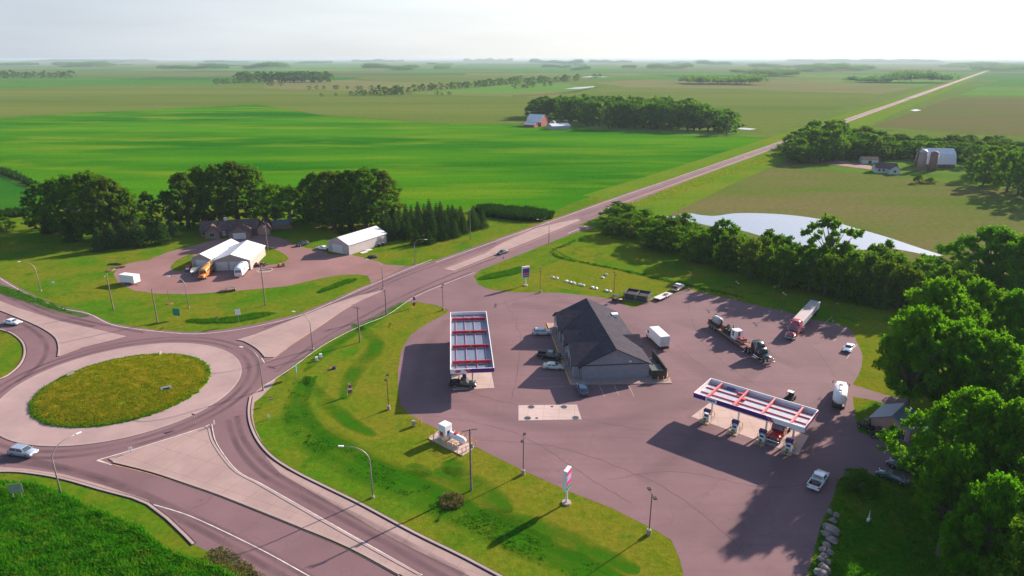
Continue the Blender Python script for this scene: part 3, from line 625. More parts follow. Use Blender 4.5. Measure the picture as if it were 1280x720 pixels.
for rn, rr in rows:
    for i, (x, yb, yt) in enumerate(rr):
        p, h = base_top(x, yb, yt + 2); put(SPR[i % 3], p, h, wpx(p, 19) / 2, 'spruce_tree', 'dark spruce beside the highway, %s from the left in the %s row of the plantation' % (ORD(i + 1), rn), 'spruce plantation beside the highway')
# --- tree line along the creek behind the forecourt
cr = random.Random(21); ct = []
bl = [(764, 292), (800, 306), (850, 322), (900, 337), (950, 352), (1000, 365), (1050, 375), (1100, 383), (1150, 390), (1195, 394)]
tl = [(764, 278), (800, 271), (845, 269), (880, 283), (920, 287), (960, 294), (1000, 303), (1050, 309), (1100, 310), (1150, 325), (1195, 330)]
def interp(L, x):
    for a, b in zip(L, L[1:]):
        if x <= b[0]: return a[1] + (b[1] - a[1]) * (x - a[0]) / (b[0] - a[0])
    return L[-1][1]
x = 768.0; k = 0
while x < 1198:
    for row, dy in ((0, 0), (1, -11), (2, -21)):
        xx = x + cr.uniform(-5, 5); yb = interp(bl, xx) + dy + cr.uniform(-3, 2); yt = interp(tl, xx) + cr.uniform(-5, 9) + (7 - row * 3.5)
        yt = min(yt, yb - 22); ct.append((xx, yb, yt, row))
    x += 18.5
ct.append((853, 300, 266, 3)); ct.append((902, 322, 273, 3)); ct.append((958, 330, 287, 3)); ct.append((1101, 350, 299, 3)); ct.append((982, 345, 296, 3))
ct = [c for c in ct if not (1010 < c[0] < 1052 and c[3] == 3)]
ct.sort()
for i, (x, yb, yt, row) in enumerate(ct):
    p, h = base_top(x, yb, yt); var = (BUSH + BUSH + MID[:1] + MIDL[:1])[cr.randrange(8)] if row < 3 else MID[i % 4]
    put(var, p, h, wpx(p, cr.uniform(32, 46)) / 2, 'creekside_tree', 'bushy tree of the creek line behind the forecourt, %s from its highway end' % ORD(i + 1), 'trees along the creek behind the forecourt')
p, h = base_top(1032, 352, 270); put(SPARSE, p, h, wpx(p, 78) / 2, 'open_crowned_tree', 'tall airy tree with bare forking limbs rising above the creek line by the pond', rz=1.0)
# --- big trees down the right edge: (x, y of the top, height, width px, variant)
big = [(1246, 284, 20, 100, 2, 'large round tree at the right edge above the creek line'), (1296, 294, 20, 95, 0, 'round tree cut by the right edge beside the pond field'),
       (1182, 350, 24, 92, 3, 'round tree right of the small parked white car'), (1230, 352, 22, 96, 0, 'big tree behind the round one, above the right edge garden'), (1278, 366, 21, 96, 0, 'dark big tree against the right edge, half way down'),
       (1158, 386, 23, 92, 3, 'tree overhanging the gravel drive to the little shed'), (1204, 402, 21, 104, 3, 'big tree just above the little shed'), (1254, 420, 20, 104, 2, 'wide dark tree at the right edge above the brightest crown'),
       (1226, 490, 21, 130, 2, 'brightest and largest crown near the lower right corner'), (1280, 505, 21, 125, 0, 'huge tree cut by the right edge in the lower corner'), (1206, 560, 17, 84, 3, 'shaded tree over the parked vehicles in the lower right'),
       (1262, 600, 18, 120, 0, 'dark tree filling the lower right corner'), (1345, 450, 21, 130, 1, 'big tree just outside the right edge of the frame, its boughs leaning in'), (1345, 560, 20, 140, 1, 'big tree beyond the lower right edge shading the garden'), (1330, 660, 18, 150, 1, 'tree beyond the lower right corner shading the garden lawn')]
for x, yt, h, w, k, lab in big:
    p = top_at(x, yt, h); p2 = Vector((p.x, p.y)); put(NEAR[k], p, h, wpx(p, w) / 2, 'shade_tree', lab, 'big trees along the right side')
p = at(1075, 612); put(BUSH[0], p, 3.2, 3.2, 'garden_bush', 'low dark bush at the corner of the shaded garden lawn', cat='bush')
for x, y, h, w, lab in ((1000, 296, 0, 0, ''),): pass
# --- trees round the centre farmstead
fr2 = random.Random(9); ft = []
tops = [(662, 122), (690, 115), (715, 113), (745, 112), (775, 111), (800, 117), (830, 120), (862, 121), (890, 133), (915, 139)]
for x in range(668, 918, 9):
    for row in range(2 if x < 730 else 3):
        xx = x + fr2.uniform(-3, 3); t_ = (xx - 668) / 250; yb = (151 if xx < 730 else 156) + 8 * t_ - row * (6 if xx > 730 else 5) + fr2.uniform(-1, 1)
        if xx < 730 and row == 0 and xx < 700: yb = 148
        ft.append((xx, yb, interp(tops, xx) + fr2.uniform(-2, 4) + (5 - 2.5 * row)))
ft.append((908, 167, 139)); ft.sort()
for i, (x, yb, yt) in enumerate(ft):
    p, h = base_top(x, yb, yt); h = min(h, 24); put((FAR + MID[:2] + BUSH[:1])[fr2.randrange(6)], p, h, wpx(p, fr2.uniform(26, 40)) / 2, 'farmstead_tree', 'hazy green tree sheltering the red barn farmstead, %s from the barn end' % ORD(i + 1), 'trees round the red barn farmstead')
# --- wooded farm on the right
rt = []
tops = [(984, 172), (1000, 158), (1015, 152), (1045, 150), (1060, 162), (1085, 158), (1110, 167), (1150, 168), (1200, 170), (1240, 170), (1290, 178)]
for x in range(988, 1300, 11):
    for row in range(3):
        xx = x + fr2.uniform(-4, 4); yb = (199 if xx < 1100 else 196 + (xx - 1100) * .05) - row * 8 + fr2.uniform(-2, 2)
        rt.append((xx, yb, interp(tops, xx) + fr2.uniform(-1, 6) + (9 - 5 * row)))
for x, yb, yt in ((1215, 224, 192), (1228, 232, 190), (1243, 230, 186), (1258, 240, 188), (1272, 244, 186), (1290, 250, 190), (1236, 216, 182), (1255, 218, 180), (1276, 222, 182), (1296, 232, 185), (1215, 208, 180), (1310, 255, 195), (1000, 204, 182), (1025, 203, 172)): rt.append((x, yb, yt))
rt.sort()
for i, (x, yb, yt) in enumerate(rt):
    p, h = base_top(x, yb, yt); h = min(h, 22); put((BUSH + MIDL[:1] + MID[:1])[fr2.randrange(5)], p, h, wpx(p, fr2.uniform(30, 42)) / 2, 'woodland_tree', 'green tree in the wood round the white roofed barn, %s from its left end' % ORD(i + 1), 'trees of the wood round the white roofed barn')
for x, yb, yt, lab in ((1148, 229, 218, 'small reddish tree on the lawn before the white roofed barn'), (1163, 229, 222, 'smaller young tree right of the reddish one by the barn')):
    p, h = base_top(x, yb, yt); put(BUSH[1], p, h, 3.2, 'young_tree', lab)
# --- hedgerow trees half way to the horizon
hr = []
for (xa, ya, xb, yb_, n, s) in ((437, 119, 470, 119, 6, 7), (474, 118.5, 512, 118.5, 7, 12), (515, 115, 600, 109, 15, 9), (600, 109, 652, 104.5, 10, 9), (655, 106, 725, 101, 14, 9), (395, 121, 425, 120, 2, 5), (380, 112, 470, 113, 9, 6), (545, 119, 565, 119, 3, 5), (640, 111.5, 690, 108, 6, 6), (1, 98, 92, 98, 14, 9), (270, 106, 300, 104, 5, 7), (295, 103, 415, 103, 24, 15), (330, 107, 352, 108, 3, 6), (740, 98, 753, 97, 3, 6)):
    for i in range(n):
        q = (i + fr2.uniform(.1, .9)) / n; hr.append((xa + (xb - xa) * q, ya + (yb_ - ya) * q + fr2.uniform(-.6, .4), s * fr2.uniform(.75, 1.1)))
hr.sort()
for i, (x, yb, s) in enumerate(hr):
    p = at(x, yb); h = min(30, height((x, yb), (x, yb - s))); put(FAR[i % 3], p, h, h * fr2.uniform(.6, .9), 'hedgerow_tree', 'small distant tree in the hedgerows across the plain, %s from the left' % ORD(i + 1), 'distant hedgerow trees')
# --- far woods that read as one mass each
def wood(px, depth, h, label):
    h *= 1.45; depth *= 1.3
    rng = np.random.default_rng(int(px[0][0]) + 5); C = []; Rr = []
    for a, b in zip(px, px[1:]):
        A, B = at(*a), at(*b); L = (B - A).length; n = int(L * depth / 90) + 6
        for i in range(n):
            q = rng.random(); c = A + (B - A) * q; y = c.y + rng.uniform(0, depth); r = rng.uniform(.3, .5) * h
            e = min(1, 4 * min(q * L, (1 - q) * L) / h + .5)
            e *= .72 + .34 * math.sin(c.x * .021 + px[0][0]) * math.sin(c.x * .0083 + 2) + rng.uniform(-.1, .12); C.append((c.x + rng.uniform(-8, 8), y, h * rng.uniform(.42, .6) * e)); Rr.append(np.array([r, r, h * .45 * e]))
    V = leaves(C, Rr, 2.4 * (10 / h) ** 2, 2.1, rng, 6)
    o = bpy.data.objects.new('distant_wood', np_mesh('distant_wood', V, 4, LEAF)); COL.objects.link(o); tag(o, label, kind='stuff'); o['category'] = 'wood'; return o
woods = [([(867, 106), (960, 106.5)], 120, 17, 'dense rectangular wood on the plain left of the highway'), ([(1080, 103.5), (1110, 104), (1196, 104)], 90, 19, 'long wood touching the far highway'), ([(960, 95.5), (1000, 95.5)], 200, 26, 'wood left of the long wood near the highway'), ([(1010, 90), (1096, 88)], 120, 24, 'thin pale wood near the horizon at right'),
         ([(195, 86.5), (275, 87)], 110, 19, 'dark wood round a farm at far left centre'), ([(304, 87), (350, 86.5)], 150, 26, 'dark wood right of the far left farm'), ([(372, 80), (410, 79.5)], 200, 24, 'thin wood above the hedgerows left of centre'), ([(453, 87.5), (518, 86.5)], 120, 22, 'long dark wood in the left centre distance'), ([(545, 86.5), (559, 86)], 120, 24, 'small square wood in the centre distance'),
         ([(66, 83), (124, 83.5)], 200, 26, 'wide wood near the horizon on the left'), ([(0, 83), (26, 82.5)], 200, 22, 'wood at the left edge near the horizon'), ([(664, 79), (728, 81)], 300, 32, 'blue wood right of centre near the horizon'), ([(740, 79), (790, 79)], 300, 30, 'blue wood near the horizon, second right of centre'), ([(815, 86.5), (866, 86)], 140, 24, 'wood round a pale farm right of centre'), ([(877, 82), (916, 82)], 200, 30, 'rounded wood near the right horizon'), ([(782, 85.5), (795, 86)], 100, 15, 'tiny wood by the pale farm'),
         ([(920, 91), (960, 93)], 80, 12, 'low hedge left of the long wood'), ([(1200, 84.5), (1290, 84)], 200, 24, 'wood where the highway meets the horizon'), ([(1240, 89), (1320, 89)], 150, 22, 'wood at the right edge beyond the highway'), ([(580, 77.5), (640, 77)], 500, 38, 'blue strip of wood on the horizon, centre'), ([(45, 77.5), (175, 77.5)], 500, 32, 'blue strip of wood on the horizon, left'), ([(255, 79), (300, 78.5)], 300, 30, 'blue wood above the far left farm'), ([(440, 78), (500, 78)], 400, 32, 'blue strip of wood on the horizon, left of centre'), ([(1000, 78), (1180, 78.5)], 500, 34, 'pale strip of wood on the horizon at right')]
for w_ in woods: wood(*w_)
wr = random.Random(77)
for i in range(34):
    x_ = wr.uniform(0, 1280); y_ = wr.choice((76.5, 77.5, 78.5, 80, 81.5, 83, 85, 88)) + wr.uniform(-.5, .5); L_ = wr.uniform(6, 34) * (1 if y_ > 79 else 1.8)
    wood([(x_, y_), (x_ + L_, y_ + wr.uniform(-.3, .3))], wr.uniform(40, 160), wr.uniform(11, 19), 'small grove on the far plain near the horizon, %s of the scattered ones' % ORD(i + 1))
# --- drainage hedge and ditch growth
def tufts(name, poly, n, hh, mat, label, seed=1, per=5, wid=.12, patch=-9, zf=None):
    rng = np.random.default_rng(seed); P = np.array([(p.x, p.y) for p in poly]); lo, hi = P.min(0), P.max(0); q = rng.uniform(lo, hi, size=(n * 4, 2))
    x, y = q[:, 0], q[:, 1]; ins = np.zeros(len(q), bool); j = len(P) - 1
    for i in range(len(P)):
        xi, yi, xj, yj = *P[i], *P[j]
        c = ((yi > y) != (yj > y)) & (x < (xj - xi) * (y - yi) / (yj - yi + 1e-12) + xi); ins ^= c; j = i
    q = q[ins]; pm_ = np.sin(q[:, 0] * .45 + 2 * np.sin(q[:, 1] * .31)) * np.cos(q[:, 1] * .52 + 1.7 * np.sin(q[:, 0] * .27)) + rng.normal(size=len(q)) * .25; q = q[pm_ > patch][:n]; k = len(q)
    q = np.repeat(q, per, axis=0) + rng.normal(size=(k * per, 2)) * .18; K = len(q)
    clump = .55 + .45 * np.sin(q[:, 0] * .9 + 1.3 * np.sin(q[:, 1] * .7)) * np.cos(q[:, 1] * 1.1 + np.sin(q[:, 0] * .5))
    h = hh * rng.uniform(.45, 1.1, size=K) * (.6 + .5 * clump); a = rng.uniform(0, 6.28, size=K); w = wid * rng.uniform(.6, 1.3, size=K)
    b = np.c_[q, np.zeros(K) if zf is None else zf(q)]; s = np.c_[np.cos(a) * w, np.sin(a) * w, np.zeros(K)]; tip = b + np.c_[rng.normal(size=(K, 2)) * (h * .35)[:, None], h]
    mid = b + (tip - b) * .5 + s * .9
    V = np.stack([b - s, b + s, mid, tip], axis=1).reshape(-1, 3)
    o = bpy.data.objects.new(name, np_mesh(name, V, 4, mat)); COL.objects.link(o); tag(o, label, kind='stuff'); return o
GR1 = leaf_mat('tall_grass_green', (.040, .185, .005), (.040, .185, .005), .38, (.10, .22, .012))
GR2 = leaf_mat('ditch_growth_green', (.045, .165, .006), (.045, .165, .006), .35, (.09, .16, .012))
DG = wear_mat('lush_grass_film', (.030, .135, .004), .8); DG.node_tree.nodes['Principled BSDF'].inputs['Specular IOR Level'].default_value = 0; DG.node_tree.nodes['Principled BSDF'].inputs['Roughness'].default_value = 1
def lush(px, w, z=.036):
    p_ = W(px, 6, False) if not isinstance(px[0], Vector) else px; n_ = len(p_); k_ = [w / 2 * (math.sin(math.pi * (i + .15) / (n_ - .7)) ** .5) for i in range(n_)]
    A = [q + (a - q) * k for q, a, k in zip(p_, offset(p_, 1.0), k_)]; B = [q + (a - q) * k for q, a, k in zip(p_, offset(p_, -1.0), k_)]
    o = ribbon('lush_grass', p_, w, z, DG)
    for i in range(n_): o.data.vertices[2 * i].co = (A[i].x, A[i].y, z); o.data.vertices[2 * i + 1].co = (B[i].x, B[i].y, z)
    return o
GR3 = leaf_mat('meadow_yellow', (.21, .235, .010), (.21, .235, .010), .3, (.36, .29, .03))
BR = leaf_mat('dry_brush', (.17, .15, .07), (.17, .15, .07), .2, (.09, .14, .02))
tufts('tall_grass', W([(-60, 603), (0, 604), (40, 607), (75, 618), (120, 640), (170, 660), (210, 690), (250, 705), (290, 722), (320, 790), (-90, 790)], 3), 26000, .95, GR1, 'rank dark green grass filling the bottom left corner', 2, 5, .13)
mound = lambda q: .12 + .95 * np.clip(1 - ((q[:, 0] - RC.x) ** 2 + (q[:, 1] - RC.y) ** 2) / 16.5 ** 2, 0, 1)
tufts('tall_grass', circle(RC, 16.2, 60), 24000, .34, GR3, 'yellowing meadow growth on the roundabout island', 3, 4, .11, -.9, mound)
tufts('tall_grass', circle(RC, 16.5, 60) + circle(RC, 15.5, 60)[::-1], 3000, .42, GR1, 'lush green rim round the roundabout island', 4, 4, .11, -9, mound)
dpx = [(386, 470), (376, 490), (372, 510), (378, 530), (395, 548), (425, 566), (460, 585), (500, 602), (560, 630), (620, 660), (680, 690), (740, 716), (800, 745)]
dl = W(dpx, 4, False)
lush(dl, 9); lush(offset(dl, 1.5), 3.5, .0375)
lush([(380, 470), (405, 500), (440, 530), (470, 545)], 4); lush([(600, 640), (660, 655), (740, 690), (800, 715)], 5); lush([(540, 590), (580, 600), (640, 640)], 6); lush([(560, 575), (570, 585), (590, 590)], 5); lush([(512, 580), (525, 590), (540, 592)], 4)
lush([(232, 402), (262, 403.5), (300, 401), (345, 391)], 4); lush([(398, 366), (430, 354), (446, 349.5)], 4.5); lush([(-20, 350), (30, 372), (80, 388), (110, 396)], 5); lush([(600, 348), (640, 340), (660, 334)], 4); lush([(690, 310), (720, 326), (800, 342), (930, 372)], 2.5)
lush([(505, 378), (470, 400), (420, 430), (380, 465)], 4); lush([(440, 405), (470, 430), (440, 470), (430, 500)], 5)
tufts('ditch_grass', offset(dl, 2.0) + offset(dl, -2.4)[::-1], 7000, .26, GR2, 'lush growth along the ditch between the road and the forecourt', 5, 4, .10, .05)
d2 = W([(720, 300), (705, 308), (690, 313), (700, 322), (730, 328), (780, 338), (830, 350), (880, 362), (930, 372)], 4, False)
tufts('ditch_grass', offset(d2, .6) + offset(d2, -.6)[::-1], 2500, .8, GR2, 'thin line of rank grass across the lawn behind the station', 6, 4, .15)
tufts('ditch_grass', W([(600, 350), (640, 344), (660, 336), (655, 333), (625, 340), (605, 345)], 3), 1200, .5, GR2, 'tuft strip behind the far price sign', 7, 4, .18)
tufts('ditch_grass', W([(400, 366), (440, 352), (444, 349), (430, 351), (402, 362)], 3), 1200, .45, GR2, 'dark grass in the ditch of the farm entrance island', 8, 4, .18)
tufts('ditch_grass', W([(232, 401), (262, 404), (300, 402), (340, 393), (330, 390), (290, 396), (260, 399)], 3), 1300, .4, GR2, 'dark grass hollow left of the road below the gravel yard', 9, 4, .18)
tufts('ditch_grass', W([(0, 366), (40, 378), (90, 392), (80, 386), (40, 370), (0, 357)], 3), 1500, .35, GR2, 'ditch grass beside the road at the left edge', 10, 4, .18)
tufts('hedge_growth', W([(600, 262), (640, 264), (680, 268), (690, 272), (672, 277), (640, 275), (606, 270)], 3), 3500, 3.2, leaf_mat('hedge_leaf', (.02, .06, .008), (.02, .06, .008), .25), 'thick dark growth in the drainage channel beside the highway', 11, 4, .6)
tufts('hedge_growth', W([(-60, 203), (0, 212), (40, 228), (66, 240), (66, 244), (38, 233), (0, 217), (-60, 208)], 2), 2500, 3.0, bpy.data.materials['hedge_leaf'], 'dark hedge strip between the crop fields at the left', 12, 4, .7)
tufts('hedge_growth', W([(-60, 266), (0, 266), (50, 263), (50, 268), (0, 273), (-60, 275)], 2), 900, 2.4, bpy.data.materials['hedge_leaf'], 'low dark hedge left of the farm grove', 13, 4, .7)
tufts('garden_grass', W([(1050, 598), (1085, 592), (1110, 600), (1180, 610), (1290, 640), (1290, 760), (1005, 760), (1018, 700), (1030, 652), (1042, 625)], 2), 9000, .28, GR1, 'shaded lawn grass in the lower right garden', 14, 4, .1)
tufts('dry_brush', W([(276, 684), (300, 697), (322, 716), (335, 732), (300, 735), (275, 712), (258, 694)], 2), 700, .28, BR, 'dry brown stalks at the kerb end in the lower left', 15, 4, .1)
tufts('crop_edge', W([(780, 255), (960, 194), (990, 190), (985, 194), (860, 238), (790, 262)], 2), 2500, .6, GR3, 'yellow green weeds along the right verge of the highway', 16, 4, .25)
# ================================================================ BUILDINGS
GREYW = siding_mat('grey_siding', (.25, .245, .28), .25); TANW = siding_mat('tan_metal_siding', (.36, .29, .26), .3, 0, .8); LILW = siding_mat('pale_metal_siding', (.40, .34, .35), .3, 0, .8)
WHW = siding_mat('white_siding', (.55, .53, .52), .2); REDW = siding_mat('red_boards', (.30, .03, .03), .3, 0); BRNW = siding_mat('brown_siding', (.22, .14, .12), .25); PINKW = siding_mat('salmon_siding', (.36, .21, .18), .3, 0, .8)
SHG = shingle_mat('charcoal_shingle', (.056, .050, .063), .9); SHB = shingle_mat('brown_shingle', (.13, .085, .085)); STEELR = siding_mat('white_steel_roof', (.66, .64, .66), .9, 0, .86, .45); BLUER = siding_mat('slate_blue_roof', (.17, .20, .25), .4, 0, .85, .5)
TRIM = pm('white_trim', (.55, .52, .52), .6); DARK = pm('dark_trim', (.03, .028, .032), .6); DOORW = siding_mat('white_panel_door', (.56, .54, .54), .55); STEEL = pm('galvanised_steel', (.36, .35, .35), .45, .5); CHROME = pm('chrome', (.7, .7, .7), .18, 1)
YEL = pm('safety_yellow', (.62, .36, .04), .6); WOOD = pm('weathered_wood', (.18, .13, .10), .9, var=.3); WHITE = pm('white_enamel', (.72, .70, .70), .45, var=.06); BLACK = pm('black_rubber', (.015, .015, .016), .85)
REDB = pm('canopy_red', (.42, .01, .03), .5); PINKR = pm('weathered_red_beam', (.55, .12, .13), .6); BLUEB = pm('canopy_blue', (.035, .015, .17), .45); MAG = pm('canopy_magenta', (.50, .03, .16), .5); GRN = pm('sign_green', (.01, .20, .12), .5); TEAL = pm('sign_teal', (.01, .22, .20), .5)
DECK = siding_mat('canopy_deck', (.44, .46, .50), .45, 1, .7, .4); RUST = pm('rusty_steel', (.20, .08, .05), .85, .2, .3); ROCK = pm('boulder_stone', (.24, .185, .17), .9, var=.35, scale=1.2); BRK = pm('brown_tan', (.30, .18, .10), .8)
def glass_mat():
    m, t, b, o = new_mat('window_glass'); b.inputs['Base Color'].default_value = (.03, .04, .05, 1); b.inputs['Roughness'].default_value = .08; b.inputs['Specular IOR Level'].default_value = 1.0
    t.links.new(mix(t, noise(t, coords(t), .8), (.02, .03, .04), (.07, .09, .11)), b.inputs['Base Color']); return m
GLASS = glass_mat()
def slab(m, a, b, c, d, th, mi=0):
    """roof plane a b c d (counter-clockwise) with thickness th downwards"""
    q = [Vector(p) for p in (a, b, c, d)]; return m.loft([[tuple(p - Vector((0, 0, th))) for p in q], [tuple(p) for p in q]], mi)
def gable(root, x0, x1, y0, y1, ze, zr, wm, rm, oh=.5, th=.18, axis='y', z0=0, hip=0, wall_name='wall', roof_name='roof'):
    """gabled body: ridge runs along `axis`"""
    m = MB(); xm, ym = (x0 + x1) / 2, (y0 + y1) / 2; r = MB()
    if axis == 'y':
        m.loft([[(x0, y, z0), (x1, y, z0), (x1, y, ze), (xm, y, zr), (x0, y, ze)] for y in (y0, y1)])
        s = (zr - ze) / (xm - x0); e = ze - s * oh + th; q = zr + th
        slab(r, (x0 - oh, y0 - oh, e), (xm, y0 - oh, q), (xm, y1 + oh, q), (x0 - oh, y1 + oh, e), th)
        slab(r, (xm + .002, y0 - oh, q), (x1 + oh, y0 - oh, e), (x1 + oh, y1 + oh, e), (xm + .002, y1 + oh, q), th)
    else:
        m.loft([[(x, y0, z0), (x, y1, z0), (x, y1, ze), (x, ym, zr), (x, y0, ze)] for x in (x0, x1)])
        s = (zr - ze) / (ym - y0); e = ze - s * oh + th; q = zr + th
        slab(r, (x0 - oh, y0 - oh, e), (x1 + oh, y0 - oh, e), (x1 + oh, ym, q), (x0 - oh, ym, q), th)
        slab(r, (x0 - oh, ym + .002, q), (x1 + oh, ym + .002, q), (x1 + oh, y1 + oh, e), (x0 - oh, y1 + oh, e), th)
    w = m.build(wall_name, wm, root); ro = r.build(roof_name, rm, root); return w, ro
def opening(root, name, fm, pmt, c, w, h, face, fw=.08, sub='pane'):
    """frame + pane on a wall; face = 'x-','x+','y-','y+'; c = bottom centre on the wall surface"""
    d = .05; m = MB(); p = MB(); sgn = -1 if face[1] == '-' else 1
    if face[0] == 'y':
        m.box((c[0], c[1] + sgn * d / 2, c[2] + h / 2), (w + 2 * fw, d, h + 2 * fw)); p.box((c[0], c[1] + sgn * (d + .01), c[2] + h / 2), (w, .03, h))
    else:
        m.box((c[0] + sgn * d / 2, c[1], c[2] + h / 2), (d, w + 2 * fw, h + 2 * fw)); p.box((c[0] + sgn * (d + .01), c[1], c[2] + h / 2), (.03, w, h))
    f = m.build(name, fm, root); p.build(sub, pmt, f); return f

# --- the station shop
st = thing('station_shop', 'long grey shop with a dark shingled gable roof in the middle of the forecourt', 'building', (14.0, 128.7, .04), R(5.5))
w, r = gable(st, .6, 15.5, .6, 31.4, 3.35, 6.95, GREYW, SHG, .6)
for yc, hw, zr, pr in ((6.6, 5.0, 6.0, 1.2), (16.0, 3.0, 5.0, .8), (25.8, 4.6, 5.9, 1.0)):
    m = MB(); x0 = .6 - pr; m.loft([[(x, yc - hw, 0), (x, yc + hw, 0), (x, yc + hw, 3.2), (x, yc, zr - .15), (x, yc - hw, 3.2)] for x in (x0, .58)]); m.build('entrance_gable', GREYW, st)
    r = MB(); xi = .6 + (zr - 3.35) / (6.95 - 3.35) * 7.45 + .25; s = (zr - 3.2) / hw; e = 3.2 - s * .4 + .12
    xe = .6
    for sg in (-1, 1):
        a = [(x0 - .5, yc, zr + .12), (x0 - .5, yc + sg * (hw + .4), e), (xe, yc + sg * (hw + .4), e), (xi, yc, zr + .12)]
        r.loft([[(p[0], p[1], p[2] - .14) for p in a], a])
    r.build('gable_roof', SHG, st)
r = MB()
for sg in (-1, 1):
    a = [(16.6, 12.6, 5.0), (16.6, 12.6 + sg * 3.6, 3.5), (15.2, 12.6 + sg * 3.6, 3.5), (11.6, 12.6, 5.0)]; r.loft([[(p[0], p[1], p[2] - .14) for p in a], a])
r.build('rear_gable_roof', SHG, st)
MB().loft([[(x, 9.4, 0), (x, 15.8, 0), (x, 15.8, 3.3), (x, 12.6, 4.8), (x, 9.4, 3.3)] for x in (15.52, 16.3)]).build('rear_gable_wall', GREYW, st)
m = MB(); m.bx(0.0, .1, -.1, 32, 3.0, 3.22); m.bx(-.02, .6, -.02, .06, 3.1, 3.3); m.cyl((.7, .52, .1), (.7, .52, 3.2), .06); m.build('gutter', DARK, st)
m = MB(); m.prism([(-.03, 3.4), (-.03, 3.2)] and [(0, 3.25), (.1, 3.25), (.1, 3.42), (0, 3.42)], .6, 15.5).build('eave_band', DARK, st, loc=(0, .45, 0))
for y in (1.6, 20, 29.5): opening(st, 'shop_window', TRIM, GLASS, (.6, y, .8), 1.6 if y < 3 else 2.2, 1.7, 'x-')
for y in (4.4, 9.6): opening(st, 'shop_window', TRIM, GLASS, (-.6, y, .5), 1.7, 2.1, 'x-')
opening(st, 'entrance_door', TRIM, GLASS, (-.6, 7.0, .08), 1.9, 2.3, 'x-')
for y in (23.4, 28.2): opening(st, 'shop_window', TRIM, GLASS, (-.4, y, .5), 1.6, 2.1, 'x-')
opening(st, 'entrance_door', TRIM, GLASS, (-.4, 25.8, .08), 1.8, 2.3, 'x-')
opening(st, 'shop_window', TRIM, GLASS, (-.2, 16.0, .6), 2.6, 2.0, 'x-')
opening(st, 'service_door', DARK, DOORW, (15.5, 24.5, .08), 1.1, 2.1, 'x+')
m = MB().box((11.3, .55, 3.95), (.5, .35, .3)); m.build('wall_lamp', WHITE, st)
MB().bx(13.3, 14.9, 25.3, 26.8, 4.2, 5.0).build('roof_vent_unit', WHITE, st); m = MB(); [m.cyl((10.2 + i * 1.0, 22 + i * .8, 4.7), (10.2 + i * 1.0, 22 + i * .8, 5.9 - i * .2), .12) for i in range(3)]; m.build('vent_pipe', STEEL, st)
sheet('pavement', [(p.x, p.y) for p in [st_p for st_p in [Vector((14 + x * math.cos(R(5.5)) - y * math.sin(R(5.5)), 128.7 + x * math.sin(R(5.5)) + y * math.cos(R(5.5)))) for x, y in ((-1.7, -1.5), (19.6, -2.9), (20.3, 3.0), (16.2, 9), (16.2, 33), (-1.7, 33.4))]]], .040, CONC, .13)
def stl(x, y): return Vector((14 + x * math.cos(R(5.5)) - y * math.sin(R(5.5)), 128.7 + x * math.sin(R(5.5)) + y * math.cos(R(5.5))))
ribbon('kerb', [stl(-1.75, 33.4), stl(-1.75, -1.5)], .22, .035, YEL, .145)
# lattice screen beside the rear corner
t = thing('service_enclosure', 'dark slatted service enclosure with yellow posts against the shop back corner', 'enclosure', stl(17.8, 4.6).to_3d(), R(5.5))
m = MB(); m.bx(1.1, 1.25, -5.2, 5, .1, 2.4); m.bx(-1.8, 1.25, -5.35, -5.2, .1, 2.2)
for i in range(12): m.bx(1.0, 1.35, -5.1 + i * .85, -5.0 + i * .85, .1, 2.5)
m.build('slatted_screen', DARK, t)
m = MB(); m.bx(-1.7, .9, -4.6, -1.2, .15, 1.7).bx(-1.6, .8, -.6, 2.5, .15, 1.3); m.build('machine_box', pm('dull_green_box', (.05, .07, .06), .7), t, bevel=.05)
m = MB(); [m.cyl((x, y, .1), (x, y, 1.2), .09) for x, y in ((-.9, -6.3), (.3, -6.2), (1.4, -5.9), (2.0, -4.6))]; m.build('guard_post', YEL, t)

# --- fuel canopies
def canopy(root, L, Wd, zt, zb, cols, nb, beam_m, pipe_ys, front, dk=None, pm2=None, pw=.09):
    """open-topped pan: fascia on four sides, deck below, red beams across"""
    fas = .16
    names = []
    m = MB(); m.bx(0, L, 0, fas, zb, zt).bx(0, L, Wd - fas, Wd, zb, zt).bx(0, fas, fas, Wd - fas, zb, zt).bx(L - fas, L, fas, Wd - fas, zb, zt); m.build('fascia', WHITE, root)
    MB().bx(fas, L - fas, fas, Wd - fas, zb + .05, zb + .22).build('deck', dk or DECK, root)
    for i in range(nb):
        x = L * (i + .5) / nb if front == 'x' else 0; m = MB(); m.bx(x - .10, x + .10, .5, Wd - .4, zb + .3, zt - .12).bx(x - .16, x + .16, .5, Wd - .4, zt - .14, zt - .06); m.build('cross_beam', beam_m, root)
    for y in pipe_ys: m = MB(); m.bx(.4, L - .4, y - pw, y + pw, zb + .22, zb + .40); m.build('long_purlin', pm2 or REDB, root)
    for x, y in cols: m = MB(); m.bx(x - .16, x + .16, y - .16, y + .16, .02, zb + .05); m.build('column', TRIM, root, bevel=.03)
c2a, c2b, c2d = at(867, 491, 5.5), at(1006, 535, 5.5), at(887, 472, 5.5)
ang2 = math.atan2(c2b.y - c2a.y, c2b.x - c2a.x); L2 = 20.2
c2 = thing('fuel_canopy', 'narrow open topped fuel canopy with a blue red and white fascia over four pumps', 'canopy', (c2a.x, c2a.y, .04), ang2)
canopy(c2, L2, 7.9, 5.5, 4.55, [(2.4, 3.9), (7.6, 3.9), (12.8, 3.9), (17.6, 3.9)], 4, PINKR, (2.6, 4.9, 6.6), 'x')
